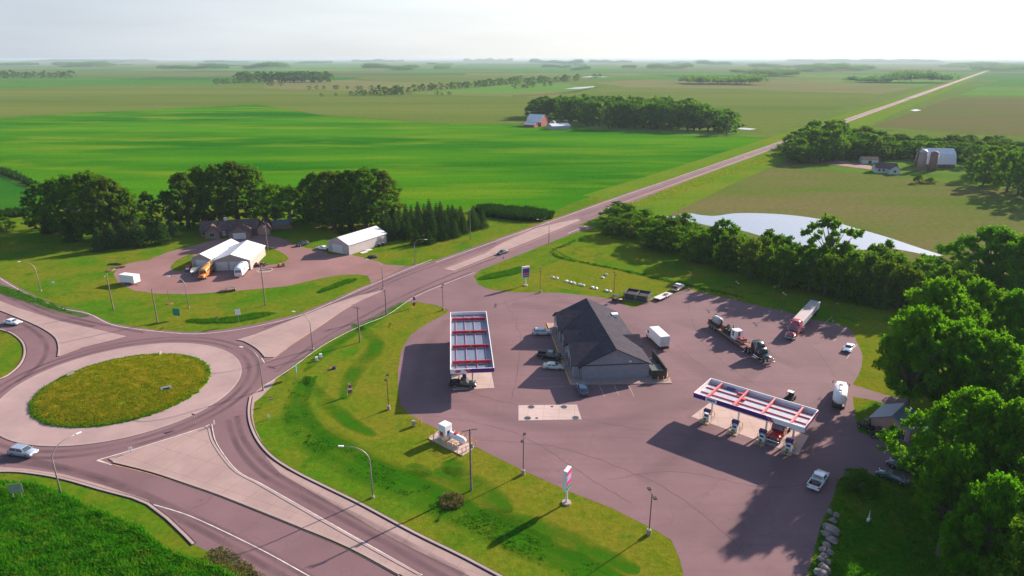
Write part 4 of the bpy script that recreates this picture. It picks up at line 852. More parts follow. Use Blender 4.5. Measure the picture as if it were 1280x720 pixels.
m = MB(); m.bx(.05, 2.4, -.03, 0, 4.6, 5.4).bx(4.6, 13.6, -.03, 0, 4.6, 5.4).poly([(13.6, -.02, 4.6), (14.4, -.02, 4.6), (13.6, -.02, 5.4)]); m.build('blue_band', BLUEB, c2)
m = MB(); m.loft([[(13.7, -.05, 5.4), (14.5, -.05, 4.6), (15.2, -.05, 4.6), (14.4, -.05, 5.4)], [(13.7, -.01, 5.4), (14.5, -.01, 4.6), (15.2, -.01, 4.6), (14.4, -.01, 5.4)]]); m.bx(0, 13.6, -.05, -.0, 5.40, 5.53); m.bx(L2, L2 + .04, 0, 7.9, 4.9, 5.53).bx(-.04, 0, 0, 7.9, 5.2, 5.53); m.build('red_stripe', MAG, c2)
m = MB(); [m.bx(a, b, -.045, -.0, 4.85, 5.2) for a, b in ((2.75, 3.05), (3.15, 3.4), (3.5, 3.8), (3.9, 4.2))]; m.build('fascia_logo', BLUEB, c2)
m = MB(); [m.bx(x, x + 1.1, y, y + .5, 4.78, 5.1) for x, y in ((6.2, 6.0), (7.2, 4.0), (7.0, 1.3))]; m.build('roof_drain_box', REDB, c2)
MB().bx(3.6, 5.2, 6.4, 7.5, 4.78, 4.95).build('deck_hatch', BLUEB, c2)
c1a, c1b, c1c, c1d = at(563, 463, 5.5), at(618, 460, 5.5), at(608, 389, 5.5), at(562, 391, 5.5)
ang1 = math.atan2(c1d.y - c1a.y, c1d.x - c1a.x) - .0; L1 = 32.5
# local x runs along the length (away from the camera), local y towards the left
org = c1b; c1 = thing('fuel_canopy', 'large open topped fuel canopy with four crossing red beams near the highway entrance', 'canopy', (c1b.x, c1b.y, .04), math.atan2(c1c.y - c1b.y, c1c.x - c1b.x))
canopy(c1, L1, 8.95, 5.5, 4.5, [(3.5, 4.4), (10.5, 4.4), (18, 4.4), (25.5, 4.4), (30, 4.4)], 4, REDB, (1.3, 3.3, 5.5, 7.6), 'x', siding_mat('grey_canopy_deck', (.15, .18, .24), .6, 0, .8, .4), pm('faded_purlin', (.40, .20, .28), .6), .06)
for o_ in [o_ for o_ in c1.children if o_.name.startswith('cross_beam')]: pass
m = MB(); m.bx(-.03, 0, .05, 4.6, 4.6, 5.4).poly([(-.02, 4.6, 4.6), (-.02, 4.6, 5.4), (-.02, 5.3, 5.4)]); m.build('blue_band', BLUEB, c1)
m = MB(); m.loft([[(-.05, 4.6, 4.6), (-.05, 5.4, 5.4), (-.05, 6.2, 5.4), (-.05, 5.4, 4.6)], [(-.01, 4.6, 4.6), (-.01, 5.4, 5.4), (-.01, 6.2, 5.4), (-.01, 5.4, 4.6)]]); m.bx(-.05, 0, 0, 4.6, 5.4, 5.52); m.bx(9, 32, 8.95, 8.99, 4.6, 5.52); m.build('red_stripe', MAG, c1)
m = MB(); m.loft([[(-.04, 7.4 + .62 * math.cos(a), 5.0 + .3 * math.sin(a)) for a in [i * math.pi / 8 for i in range(16)]], [(-.01, 7.4 + .62 * math.cos(a), 5.0 + .3 * math.sin(a)) for a in [i * math.pi / 8 for i in range(16)]]]); m.build('fascia_logo', MAG, c1)
m = MB(); [m.box((L1 * (i + .5) / 4 - .35, 4.4, 5.15), (.35, .5, .35)) for i in range(4)]; m.build('beam_bracket', RUST, c1)
# pumps under the near canopy
def pump():
    t = thing('fuel_pump', '', 'fuel pump'); MB().bx(-.55, .55, -.35, .35, .06, 1.55).build('cabinet', WHITE, t, bevel=.04)
    MB().bx(-.62, .62, -.4, .4, 1.9, 2.35).build('top_sign', BLUEB, t, bevel=.03); m = MB(); m.bx(-.6, -.45, -.3, .3, 1.55, 1.9).bx(.45, .6, -.3, .3, 1.55, 1.9); m.build('post', STEEL, t)
    s = MB(); s.bx(-.35, .35, -.38, -.35, 1.0, 1.4).bx(-.35, .35, .35, .38, 1.0, 1.4); s.build('screen', GLASS, t)
    m = MB(); [m.tube([(sx * .58, 0, 1.5), (sx * .95, .1, 1.1), (sx * .8, .1, .35), (sx * .6, 0, .6)], .03, 6) for sx in (-1, 1)]; m.build('hose', BLACK, t)
    m = MB(); m.bx(-.9, .9, -1.5, 1.9, .0, .16); m.build('pump_island', KERB, t, bevel=.05)
    m = MB()
    for y in (-1.9, 2.3): m.tube([(-.55, y, 0), (-.55, y, 1.0), (.55, y, 1.0), (.55, y, 0)], .07, 8)
    m.build('guard_rail', YEL, t)
    m = MB(); m.cyl((.1, -1.15, .16), (.1, -1.15, .95), .28, .24, 12); m.build('waste_bin', pm('bin_green', (.09, .13, .03), .7), t); return t
pl = [('leftmost fuel pump under the near canopy, the one at its far left end', (883, 526)), ('fuel pump second from the left under the near canopy', (918, 540)), ('fuel pump third from the left under the near canopy, left of the red truck', (952, 552)), ('rightmost fuel pump under the near canopy, right of the red truck', (985, 564))]
p0 = pump()
for i, (lab, px) in enumerate(pl):
    t = p0 if i == 0 else copy_tree(p0); q = at(*px); q = Vector((q.x, q.y, .062)); t.location = q; t.rotation_euler.z = ang2; tag(t, lab, 'fuel pump', 'pumps under the near canopy')
for i, xx in enumerate((3.5, 10.5, 18, 25.5)):
    t = copy_tree(p0); t.rotation_euler.z = c1.rotation_euler.z; q = c1.matrix_basis @ Vector((xx, 6.1, 0)); t.location = (q.x, q.y, .062)
    tag(t, 'fuel pump mostly hidden under the large canopy by the highway, %s from its near end' % ORD(i + 1), 'fuel pump', 'pumps under the large canopy')

# --- steel farm sheds
def shed(name, label, cat, P0, P1, depth, ze, zr, wm, rm, doors, oh=.3, gab='front'):
    """P0 -> P1 is the front gable wall on the ground"""
    d = (P1 - P0); w_ = d.length; t = thing(name, label, cat, (P0.x, P0.y, .04), math.atan2(d.y, d.x)); gable(t, 0, w_, 0, depth, ze, zr, wm, rm, oh, .12)
    for x, dw, dh, mt in doors: opening(t, 'roller_door', TRIM, mt, (x, 0, .05), dw, dh, 'y-', .1, 'door_panel')
    m = MB(); m.bx(-.04, .1, -.04, .1, 0, ze).bx(w_ - .1, w_ + .04, -.04, .1, 0, ze); m.build('corner_trim', TRIM, t); return t
shed('steel_shed', 'smaller of two white roofed sheds, standing left behind the school bus', 'shed', at(241, 335), at(265, 336), 19.0, 3.3, 4.9, TANW, STEELR, [(3.4, 3.6, 2.7, DOORW)])
shed('steel_shed', 'larger of two white roofed sheds, with two doors and a camper parked before it', 'shed', at(268, 338.5), at(314, 337.5), 17.5, 3.3, 5.3, TANW, STEELR, [(2.6, 3.6, 2.7, DOORW), (6.9, 3.6, 2.7, DOORW), (9.8, .9, 2.1, BLUEB)])
shed('steel_shed', 'long white roofed steel shed standing alone beside the spruce plantation', 'shed', at(411, 314), at(437, 319), 19.5, 3.6, 5.7, LILW, STEELR, [(4.4, 4.6, 2.9, DOORW)])
# --- farmhouse
fh = thing('farmhouse', 'low brown farmhouse with several gables behind the white roofed sheds', 'house', at(284, 297).to_3d(), R(14))
gable(fh, -9.5, 11, 2.5, 11.5, 2.6, 5.2, BRNW, SHB, .5, axis='x'); gable(fh, 1.2, 8.8, -3.5, 3.2, 2.6, 4.8, BRNW, SHB, .45, wall_name='garage_wall', roof_name='garage_roof')
gable(fh, -7.5, -2.5, -1.0, 3.2, 2.6, 5.0, BRNW, SHB, .45, wall_name='porch_wall', roof_name='porch_roof'); gable(fh, 11.02, 15.5, 1.0, 12.5, 2.6, 4.6, PINKW, SHB, .4, wall_name='wing_wall', roof_name='wing_roof')
opening(fh, 'garage_door', TRIM, DOORW, (5.0, -3.5, .05), 4.4, 2.2, 'y-', .1, 'door_panel'); opening(fh, 'window', TRIM, GLASS, (-5, -1.0, .9), 1.8, 1.3, 'y-'); opening(fh, 'window', TRIM, GLASS, (-8.6, 2.5, .9), 1.2, 1.2, 'y-'); opening(fh, 'front_door', TRIM, DOORW, (-1.4, 2.5, .1), 1.0, 2.1, 'y-', .08, 'door_panel'); opening(fh, 'window', TRIM, GLASS, (0.2, 2.5, .9), 1.0, 1.2, 'y-')
MB().bx(-1.4, -.4, 6.6, 7.6, 4.0, 6.4).build('chimney', WHW, fh)
t = thing('low_shed', 'low grey roofed shed in the shade right behind the farmhouse', 'shed', at(333, 288).to_3d(), R(20)); gable(t, 0, 10, 0, 6, 2.0, 3.0, BRNW, BLUER, .3, axis='x')
# --- little shed under the trees
a_, b_ = Vector((66.3, 109.6)), Vector((70.8, 104.8)); d_ = (b_ - a_)
t = thing('garden_shed', 'small salmon walled shed with a slate blue roof beneath the big trees', 'shed', (a_.x, a_.y, .04), math.atan2(d_.y, d_.x)); gable(t, 0, 6.6, 0, 6.5, 2.3, 3.9, PINKW, BLUER, .35); opening(t, 'shed_door', TRIM, DARK, (4.9, 0, .05), 2.0, 1.9, 'y-', .08, 'door_panel'); opening(t, 'side_window', TRIM, GLASS, (0, 3, 1.0), .8, .7, 'x-')
# --- dumpster enclosure
t = thing('bin_enclosure', 'dark walled bin enclosure with open gates at the back edge of the forecourt', 'enclosure', at(779, 374).to_3d(), math.atan2(-4.0, 4.1 + 0) * .62)
m = MB(); m.bx(0, 7.0, 4.2, 4.35, 0, 2.1).bx(0, .15, 0, 4.2, 0, 2.1).bx(6.85, 7.0, 0, 4.2, 0, 2.1).bx(3.4, 3.6, 0, 4.2, 0, 2.0); m.build('screen_wall', pm('brown_black_boards', (.045, .040, .035), .8), t)
m = MB(); m.bx(.3, 3.2, -.06, .02, .15, 1.9).bx(3.75, 6.7, -.06, .02, .15, 1.9); g_ = m.build('gate', pm('dark_green_gate', (.03, .05, .04), .7), t); m = MB(); [m.bx(x, x + .1, -.1, -.06, .1, 2.0) for x in (.25, 3.2, 3.7, 6.7)]; m.build('gate_frame', STEEL, t)
m = MB(); m.bx(0, 7.2, -.2, 4.6, 0, .05); m.build('slab', CONC, t); m = MB(); [m.cyl((7.4, y, 0), (7.4, y, 1.1), .09) for y in (-.1, 1.2)]; m.build('guard_post', YEL, t)
for k, (x_, lab) in enumerate(((1.75, 'green waste container inside the left bay of the bin enclosure'), (5.2, 'green waste container inside the right bay of the bin enclosure'))):
    q = t.matrix_basis @ Vector((x_, 2.2, .05)); b_ = thing('waste_container', lab, 'dumpster', q, t.rotation_euler.z, 'containers in the bin enclosure')
    MB().loft([[(-1.1, -1.0 + .0, .1), (1.1, -1.0, .1), (1.1, .8, .1), (-1.1, .8, .1)], [(-1.2, -1.3, 1.3), (1.2, -1.3, 1.3), (1.2, 1.0, 1.5), (-1.2, 1.0, 1.5)]]).build('body', pm('container_green', (.03, .07, .05), .6), b_); m = MB(); m.loft([[(-1.22, -1.32, 1.32), (1.22, -1.32, 1.32), (1.22, 1.02, 1.52), (-1.22, 1.02, 1.52)], [(-1.22, -1.32, 1.38), (1.22, -1.32, 1.38), (1.22, 1.02, 1.58), (-1.22, 1.02, 1.58)]]); m.build('lid', BLACK, b_)
# --- centre farmstead
rb = thing('red_barn', 'red barn with a pale gambrel roof at the centre distance farmstead', 'barn', (15, 703, 0), R(-32))
prof = [(0, 0), (13, 0), (13, 4.2), (11, 8.2), (6.5, 11.0), (2, 8.2), (0, 4.2)]
MB().prism(prof, 0, 17).build('wall', REDW, rb)
m = MB(); P_ = [(-.3, 4.0), (1.8, 8.4), (6.5, 11.3), (11.2, 8.4), (13.3, 4.0)]
for a, b in zip(P_, P_[1:]): slab(m, (-.4, a[0], a[1]), (17.4, a[0], a[1]), (17.4, b[0], b[1]), (-.4, b[0], b[1]), .15)
m.build('roof', STEELR, rb); opening(rb, 'barn_door', TRIM, REDW, (17, 6.5, 0), 3, 3.2, 'x+'); opening(rb, 'loft_door', TRIM, DARK, (17, 6.5, 7), 1.4, 1.6, 'x+')
t = thing('lean_to_barn', 'low red lean-to with a white roof in front of the gambrel barn', 'barn', (12, 689, 0), R(-32)); gable(t, 0, 12, 0, 7, 2.6, 4.4, REDW, STEELR, .4, axis='x')
t = thing('grain_bin', 'small round steel grain bin between the red barn and the low shed', 'grain bin', (41, 690, 0)); MB().cyl((0, 0, 0), (0, 0, 4.5), 3, n=20).build('wall', STEEL, t); MB().cyl((0, 0, 4.5), (0, 0, 6.5), 3.2, .4, n=20).build('roof', STEEL, t)
t = thing('machine_shed', 'low pale machine shed right of the red barn', 'shed', (38.6, 661, 0), R(24)); gable(t, 0, 20, 0, 13, 3.2, 5.2, LILW, STEELR, .3, axis='x'); opening(t, 'big_door', TRIM, STEEL, (6, 0, .05), 5, 3, 'y-', .1, 'door_panel')
# --- right farm
wb = thing('dairy_barn', 'big barn with a pale steel roof and red walls before the wood on the right', 'barn', at(1154, 209.5).to_3d(), R(-6))
prof = [(0, 0), (12, 0), (12, 2.6), (10.2, 8.0), (6, 11.2), (1.8, 8.0), (0, 2.6)]
MB().prism(prof, 0, 18.5).build('wall', siding_mat('faded_red_boards', (.18, .075, .06), .3, 0), wb); m = MB(); P_ = [(-.3, 2.3), (1.6, 8.2), (6, 11.5), (10.4, 8.2), (12.3, 2.3)]
for a, b in zip(P_, P_[1:]): slab(m, (-.4, a[0], a[1]), (19, a[0], a[1]), (19, b[0], b[1]), (-.4, b[0], b[1]), .15)
m.build('roof', STEELR, wb); [opening(wb, 'window', TRIM, GLASS, (x, 0, 1.0), 1, .8, 'y-') for x in (7, 10.5, 14, 17)]
for x_, h_, mt, lab in ((1150.5, 12.6, CONC2, 'white concrete silo at the left end of the pale roofed barn'), (1164.5, 12.0, pm('brown_silo_staves', (.20, .11, .09), .8), 'brown stave silo in front of the pale roofed barn')):
    t = thing('silo', lab, 'silo', at(x_, 213 + (x_ - 1153) * .05).to_3d()); MB().cyl((0, 0, 0), (0, 0, h_ - 1.6), 2.3, n=24).build('wall', mt, t, True); MB().ball((0, 0, h_ - 1.7), (2.35, 2.35, 1.7), 10).build('dome', STEEL if x_ < 1160 else mt, t, True)
t = thing('white_farmhouse', 'small white farmhouse with a brown roof on the lawn of the right farm', 'house', (218, 404, 0), R(-12)); gable(t, 0, 12, 0, 8.5, 3.0, 5.4, WHW, SHB, .4, axis='x'); gable(t, 6.5, 12.4, -4, .8, 3.0, 5.0, WHW, SHB, .4, wall_name='porch_wall', roof_name='porch_roof'); [opening(t, 'window', DARK, GLASS, (x, -4 if x > 6 else 0, 1.1), 1.1, 1.2, 'y-') for x in (2, 4.4, 9.4)]
t = thing('farm_hut', 'pale little hut with a tan roof left of the white farmhouse', 'shed', (228, 441, 0), R(-10)); gable(t, 0, 10, 0, 6, 2.6, 4.2, WHW, BRK, .3, axis='x'); opening(t, 'door', TRIM, DARK, (5, 0, 0), 2, 2, 'y-')
t = thing('distant_farm_shed', 'tiny pale shed beside the far left farm wood', 'shed', at(216, 85.5).to_3d()); gable(t, 0, 45, 0, 15, 5, 9, WHW, STEELR, .5, axis='x')
t = thing('distant_farm_shed', 'tiny pale shed beside the wood right of centre near the horizon', 'shed', at(836, 85.5).to_3d()); gable(t, 0, 40, 0, 15, 5, 9, WHW, STEELR, .5, axis='x')
# ================================================================ STREET FURNITURE
GALV = pm('galvanised_pole', (.30, .26, .25), .5, .3); BROWNP = pm('bronze_pole', (.09, .05, .045), .5)
def street_light(h=9.0, arm=4.0):
    t = thing('street_light', '', 'street light'); MB().cyl((0, 0, 0), (0, 0, .35), .3, .28, 12).build('base', KERB, t)
    m = MB(); pts = [(0, 0, .3), (0, 0, h * .72)]; rs = [.13, .095]
    for i in range(1, 9):
        a = i / 8 * math.pi / 2; pts.append((arm * .75 * (1 - math.cos(a)), 0, h * .72 + (h * .28) * math.sin(a))); rs.append(.09 - .004 * i)
    pts.append((arm, 0, h + .02)); rs.append(.05); m.tube(pts, rs, 10); m.build('pole', GALV, t, True)
    MB().bx(arm - .1, arm + .75, -.16, .16, h - .05, h + .11).build('lamp_head', WHITE, t, bevel=.04); return t
sl0 = street_light()
# base px, height px top, heading (degrees, towards which the arm reaches)
sls = [((77, 620), 58, 'near street light with curved arm at the lower left kerb of the roundabout'), ((466, 622), 176, 'street light with curved arm on the grass left of the tall utility pole'), ((391, 437), 160, 'street light with curved arm by the road above the far splitter island'), ((329, 488), 158, 'street light with curved arm on the inner kerb right of the roundabout'),
       ((686, 305), 165, 'street light with curved arm beside the highway near the farm drainage channel'), ((519, 331), -20, 'street light on the farm side of the highway beside the white steel shed'), ((51, 364), 180, 'street light on the verge at the upper left of the roundabout'), ((479, 361), 175, 'short armed street light in the mouth of the farm entrance'), ((236, 385), 175, 'dark street light on the lawn below the gravel yard')]
for i, (b, hd_, lab) in enumerate(sls):
    t = sl0 if i == 0 else copy_tree(sl0); p = at(*b); t.location = (p.x, p.y, .03); t.rotation_euler.z = R(hd_); tag(t, lab, 'street light', 'curved arm street lights')
sls_scale = {'near street light': 1.05}
def util_pole(h, arms=1, lean=0):
    m = MB(); m.cyl((0, 0, -.2), (0, 0, h), .19, .12, 10); t = thing('utility_pole', '', 'utility pole'); m.build('pole', WOOD, t)
    for k in range(arms):
        z = h - .35 - k * .9; a = MB().box((0, .16, z), (2.4, .1, .13)).build('crossarm', WOOD, t); m = MB(); [m.cyl((x, .16, z + .06), (x, .16, z + .3), .05) for x in (-1.05, -.5, .5, 1.05)]; m.build('insulator', STEEL, a)
    return t
ups = [((589, 613), (589, 536), 1, 20, 'tall wooden utility pole beside the fenced propane pad'), ((450, 428), (447, 383), 1, 150, 'wooden utility pole on the grass beside the highway bend'), ((483, 394), (482, 362), 1, 60, 'grey utility pole with a bracket between road and forecourt entrance'), ((588, 300), (588, 262), 1, 60, 'utility pole with a crossarm in front of the last spruces'),
       ((142, 388), (133, 343), 1, 100, 'tan utility pole at the west end of the gravel yard'), ((332, 382), (327, 333), 1, 90, 'dark utility pole below the gravel yard entrance'), ((335, 314), (330, 282), 1, 90, 'grey utility pole by the lawn patch behind the larger shed'), ((197, 403), (189, 361), 0, 0, 'bare leaning white pole on the verge left of the green sign')]
for b, tp, arms, rz, lab in ups:
    h = height(b, tp); t = util_pole(h, arms); p = at(*b); t.location = (p.x, p.y, .02); t.rotation_euler.z = R(rz); tag(t, lab, 'utility pole', 'utility poles')
m = MB(); m.box((0, 0, .12), (1, 1, .2)); 
p = at(589, 613); m = MB(); [m.cyl((.28, -.1 + i * .3, 7.8 - i * .2), (.28, -.1 + i * .3, 8.6 - i * .2), .18, n=10) for i in range(1)]; t = thing('transformer', 'round transformer can hanging high on the tall pole by the propane pad', 'transformer', (p.x, p.y, .02)); m.build('can', STEEL, t); MB().box((.16, -.1, 8.2), (.25, .1, .12)).build('bracket', DARK, t)
def lot_lamp():
    t = thing('lot_lamp', '', 'lamp post'); MB().cyl((0, 0, -.05), (0, 0, .85), .34, .32, 14).build('base', KERB, t); MB().cyl((0, 0, .85), (0, 0, 6.9), .085, .07, 8).build('pole', BROWNP, t)
    m = MB(); m.box((0, 0, 6.85), (1.9, .08, .08)); a = m.build('bracket', BROWNP, t)
    for sx in (-1, 1): MB().box((sx * 1.1, 0, 6.95), (.6, .5, .16)).build('lamp_head', BLACK, t, bevel=.03)
    return t
ll0 = lot_lamp()
for i, (b, rz, lab) in enumerate([((811, 668), 100, 'lamp post with two heads nearest the camera at the forecourt edge'), ((654, 593), 80, 'lamp post at the forecourt edge between the propane pad and the price sign'), ((486, 512), 90, 'lamp post on the grass left of the large canopy shadow'), ((554, 388), 90, 'lamp post at the grass tip by the highway entrance'), ((675, 366), 90, 'lamp post at the back edge of the forecourt behind the shop'),
                             ((767, 371), 90, 'lamp post just left of the bin enclosure'), ((919, 376), 90, 'lamp post at the creek side edge behind the black truck'), ((977, 391), 90, 'lamp post at the creek side edge left of the red semi truck'), ((1041, 403), 90, 'lamp post at the far right edge above the parking lines'), ((861, 363), 90, 'lamp post at the back corner by the service truck')]):
    t = ll0 if i == 0 else copy_tree(ll0); p = at(*b); t.location = (p.x, p.y, .04); t.rotation_euler.z = R(rz); tag(t, lab, 'lamp post', 'forecourt lamp posts')
    if i > 5: t.scale = (.8, .8, .78)
# price signs
def price_sign(label, b, top, w, ph, rz, panels):
    h = height(b, top); p = at(*b); t = thing('price_sign', label, 'sign', (p.x, p.y, .03), R(rz)); MB().cyl((0, 0, 0), (0, 0, .25), .75, .7, 16).build('base', KERB, t)
    MB().cyl((0, 0, .2), (0, 0, h - ph), .17, n=12).build('post', WHITE, t); MB().bx(-w / 2, w / 2, -.3, .3, h - ph, h).build('cabinet', WHITE, t, bevel=.03)
    for sg in (-1, 1):
        z = h - .15
        for mt, fr_ in panels: hh = ph * fr_; m = MB().bx(-w / 2 + .1, w / 2 - .1, min(sg * .3, sg * .34), max(sg * .3, sg * .34), z - hh + .08, z); m.build('sign_panel', mt, t); z -= hh
    return t
GREYP = pm('lilac_panel', (.35, .30, .50), .5); PURP = pm('purple_panel', (.10, .03, .20), .5)
price_sign('tall white price sign with magenta and green panels on the near grass', (708, 629), (709, 586), 1.7, 3.6, 62, [(MAG, .24), (GREYP, .24), (MAG, .26), (GRN, .2)])
price_sign('white price sign with a purple panel beside the highway entrance', (657, 357), (657, 333), 2.4, 3.6, 25, [(WHITE, .12), (PURP, .42), (MAG, .2), (GRN, .18)])
# feather flags
for b, tp, lab in (((434, 495), (439, 478), 'leaning red and white feather flag on the grass above the ditch'), ((515, 385), (519, 368), 'leaning red and white feather flag at the forecourt entrance tip')):
    p = at(*b); h = height(b, tp); t = thing('feather_flag', lab, 'flag', (p.x, p.y, .03), R(10), 'feather flags'); MB().cyl((0, 0, 0), (.5, 0, h), .04, .02, 6).build('pole', WHITE, t)
    m = MB(); n_ = 10
    for i in range(n_):
        z0, z1 = .6 + (h - .7) * i / n_, .6 + (h - .7) * (i + 1) / n_; f = lambda z: (.06 + .44 * z / h)
        wz = .85 * math.sin(math.pi * min(1, .35 + i / n_ * .62)) ; m.bx(f(z0), f(z0) + wz, -.02, .02, z0, z1, 0 if i % 5 < 3 else 1)
    m.build('cloth', [REDB if True else 0, WHITE], t)
# road signs
def sign(label, b, w, h, z, mt, rz, posts=1, cat='road sign', shape='box', back=None, name='road_sign'):
    p = at(*b); t = thing(name, label, cat, (p.x, p.y, .03), R(rz)); m = MB()
    for x in ((0,) if posts == 1 else (-w * .3, w * .3)): m.cyl((x, 0, 0), (x, 0, z + h * .9), .045, n=6)
    m.build('post', GALV, t)
    if shape == 'box': MB().box((0, -.07, z + h / 2), (w, .04, h)).build('panel', mt, t)
    elif shape == 'tri': MB().loft([[(-w / 2, y, z + h), (w / 2, y, z + h), (0, y, z)] for y in (-.09, -.05)]).build('panel', mt, t)
    else: MB().cyl((0, -.09, z + h / 2), (0, -.05, z + h / 2), w / 2, n=16).build('panel', mt, t)
    if back: MB().box((0, -.10, z + h / 2), (w * .62, .02, h * .3)).build('legend', back, t)
    return t
sign('bright green guide sign on the verge below the gravel yard', (222, 399), 1.9, 2.0, 1.0, GRN, -5, 1)
sign('teal sign on two posts beside the bend right of the roundabout', (371, 472), 1.3, 1.6, 1.4, TEAL, 100, 2)
sign('grey backed sign on two posts at the lower left corner', (24, 626), 1.9, 1.6, 1.5, STEEL, 12, 2)
sign('white chevron board on the roundabout island', (209, 491), 2.0, 1.0, .5, WHITE, 30, 2, back=BLACK)
sign('grey sign back on the left rim of the roundabout island', (89, 471), 1.5, .8, .5, STEEL, 60, 2)
sign('small grey sign on the far rim of the roundabout island', (201, 445), .8, .8, .4, STEEL, 80, 1)
sign('red and white yield sign at the tip of the splitter island', (244, 530), .9, .9, 1.3, REDB, -20, 1, shape='tri', back=WHITE)
sign('tiny white marker on the splitter island left tip', (164, 566), .6, .5, .7, WHITE, 20)
sign('small round red marker on the grass right of the roundabout', (340, 505), .7, .7, .9, REDB, -10, 1, shape='round', back=WHITE)
sign('little white hydrant marker on the grass below the bend', (336, 524), .35, .6, .4, WHITE, 0)
sign('red and grey marker sign at the kerb on the splitter tip', (268, 533), .4, .9, .4, STEEL, 70)
sign('small dark sign by the highway edge next to the driving car', (629, 327), .6, .8, .9, DARK, 60)
sign('little white marker on the ditch bank at the upper left', (67, 356), .8, .7, .5, WHITE, 10)
sign('small tan marker left of the farm mailbox board', (272, 402), .6, .6, .8, BRK, 0)
t = sign('white board on a post beside the road below the gravel yard', (299, 404), 1.3, 1.6, 2.3, WHITE, 10)
for b, lab in (((396, 451), 'white cabinet on the grass by the road bend, left of a smaller one'), ((401, 447), 'little white cabinet on the grass by the road bend, right of a larger one')):
    p = at(*b); t = thing('utility_cabinet', lab, 'cabinet', (p.x, p.y, .02), R(20)); MB().bx(-.3, .3, -.25, .25, .1, .95).build('body', WHITE, t, bevel=.04); MB().bx(-.36, .36, -.3, .3, 0, .12).build('plinth', KERB, t)
for b, lab in (((522, 496 + 24), 'small dark cabinet left of the propane pad'), ):
    p = at(517, 533); t = thing('utility_cabinet', 'small grey cabinet with yellow posts left of the propane pad', 'cabinet', (p.x, p.y, .02), R(20)); MB().bx(-.3, .3, -.25, .25, .1, 1.2).build('body', STEEL, t, bevel=.04); m = MB(); [m.cyl((x, y, 0), (x, y, 1.5), .08) for x, y in ((1.0, .9), (1.5, .2))]; m.build('guard_post', YEL, t)
# propane and diesel additive pad
c0, c1_, c2_ , c3_ = at(534.5, 548.5), at(578, 570.5), at(594, 559.5), at(551, 537)
sheet('concrete_pad', [c0.to_2d(), c1_.to_2d(), c2_.to_2d(), c3_.to_2d()], .03, WHITEC, .14)
ux = (c1_ - c0).normalized(); uy = Vector((-ux.y, ux.x, 0)); a_ = math.atan2(ux.y, ux.x); Lp = (c1_ - c0).length; Wp = abs((c3_ - c0).dot(uy))
k = 0; bol = None
spots = [(i / 7, 0.04) for i in range(8)] + [(i / 8, .96) for i in range(9)] + [(.02, .4), (.98, .35), (.98, .68)]
for u_, v_ in spots:
    q = c0 + ux * Lp * (.02 + .96 * u_) + uy * Wp * v_
    if bol is None: bol = thing('bollard', '', 'bollard'); MB().cyl((0, 0, 0), (0, 0, 1.15), .085, n=10).build('post', YEL, bol); MB().ball((0, 0, 1.15), (.085, .085, .06), 6).build('cap', YEL, bol); t = bol
    else: t = copy_tree(bol)
    side = 'near' if v_ < .1 else 'far' if v_ > .9 else 'short'; k = k + 1
    idx_ = {'near': k, 'far': k - 8, 'short': k - 17}[side]
    t.location = (q.x, q.y, .165); tag(t, 'yellow bollard %s from the left along the %s edge of the propane pad' % (ORD(idx_), side) if side != 'short' else ['yellow bollard alone on the left end of the propane pad', 'yellow bollard on the right end of the propane pad, nearer one', 'yellow bollard on the right end of the propane pad, farther one'][idx_ - 1], 'bollard', 'bollards round the propane pad')
q = c0 + ux * Lp * .28 + uy * Wp * .55; t = thing('additive_tank', 'tall white tank cabinet on the fenced pad', 'tank', (q.x, q.y, .17), a_); MB().bx(-.9, .9, -.9, .9, .05, 3.0).build('body', WHITE, t, bevel=.12); m = MB(); m.bx(-.4, .4, -.94, -.9, .9, 1.7); m.build('label_panel', REDB, t); MB().bx(.9, .93, -.3, .3, 1.0, 1.9).build('side_panel', BLUEB, t)
q = c0 + ux * Lp * .55 + uy * Wp * .66; t = thing('propane_tank', 'horizontal white propane tank on the fenced pad', 'tank', (q.x, q.y, .17), a_); m = MB(); rr_ = [(-2.3, .15), (-2.15, .42), (-1.8, .55), (1.8, .55), (2.15, .42), (2.3, .15)]
m.loft([[(x, r_ * math.cos(j * math.pi / 8), 1.0 + r_ * math.sin(j * math.pi / 8)) for j in range(16)] for x, r_ in rr_]); m.build('vessel', WHITE, t, True); m = MB(); [m.bx(x - .12, x + .12, -.4, .4, 0, .55) for x in (-1.3, 1.3)]; m.build('saddle', STEEL, t); MB().bx(-.35, .15, -.25, .25, 1.5, 1.8).build('valve_box', REDB, t)
q = c0 + ux * Lp * .5 + uy * Wp * .28; t = thing('dispenser_rail', 'low pale railing with shelf in front of the propane tank', 'railing', (q.x, q.y, .17), a_); m = MB(); [m.cyl((x, 0, 0), (x, 0, 1.0), .05) for x in (-2, -.7, .7, 2)]; m.build('post', YEL, t); MB().box((0, 0, .95), (4.2, .12, .1)).build('rail', YEL, t)
# manhole lids on the tank pad
mh = None
for i, (x, y) in enumerate(((664, 509), (705, 509), (659.5, 523), (719.5, 522.5), (690, 508.5), (671, 523))):
    p = at(x, y); r_ = .62 if i < 4 else .28
    if mh is None: mh = thing('manhole_cover', '', 'manhole cover'); MB().cyl((0, 0, 0), (0, 0, .03), 1, n=24).build('lid', DARK, mh); MB().cyl((0, 0, 0), (0, 0, .018), 1.15, n=24).build('ring', STEEL, mh); t = mh
    else: t = copy_tree(mh)
    t.location = (p.x, p.y, .066); t.scale = (r_, r_, 1); tag(t, ['large manhole cover at the top left of the pale tank pad', 'large manhole cover at the top right of the pale tank pad', 'large manhole cover at the bottom left of the pale tank pad', 'large manhole cover at the bottom right of the pale tank pad', 'small fill cover on the top edge of the pale tank pad', 'small fill cover on the bottom edge of the pale tank pad'][i], 'manhole cover', 'covers on the tank pad')
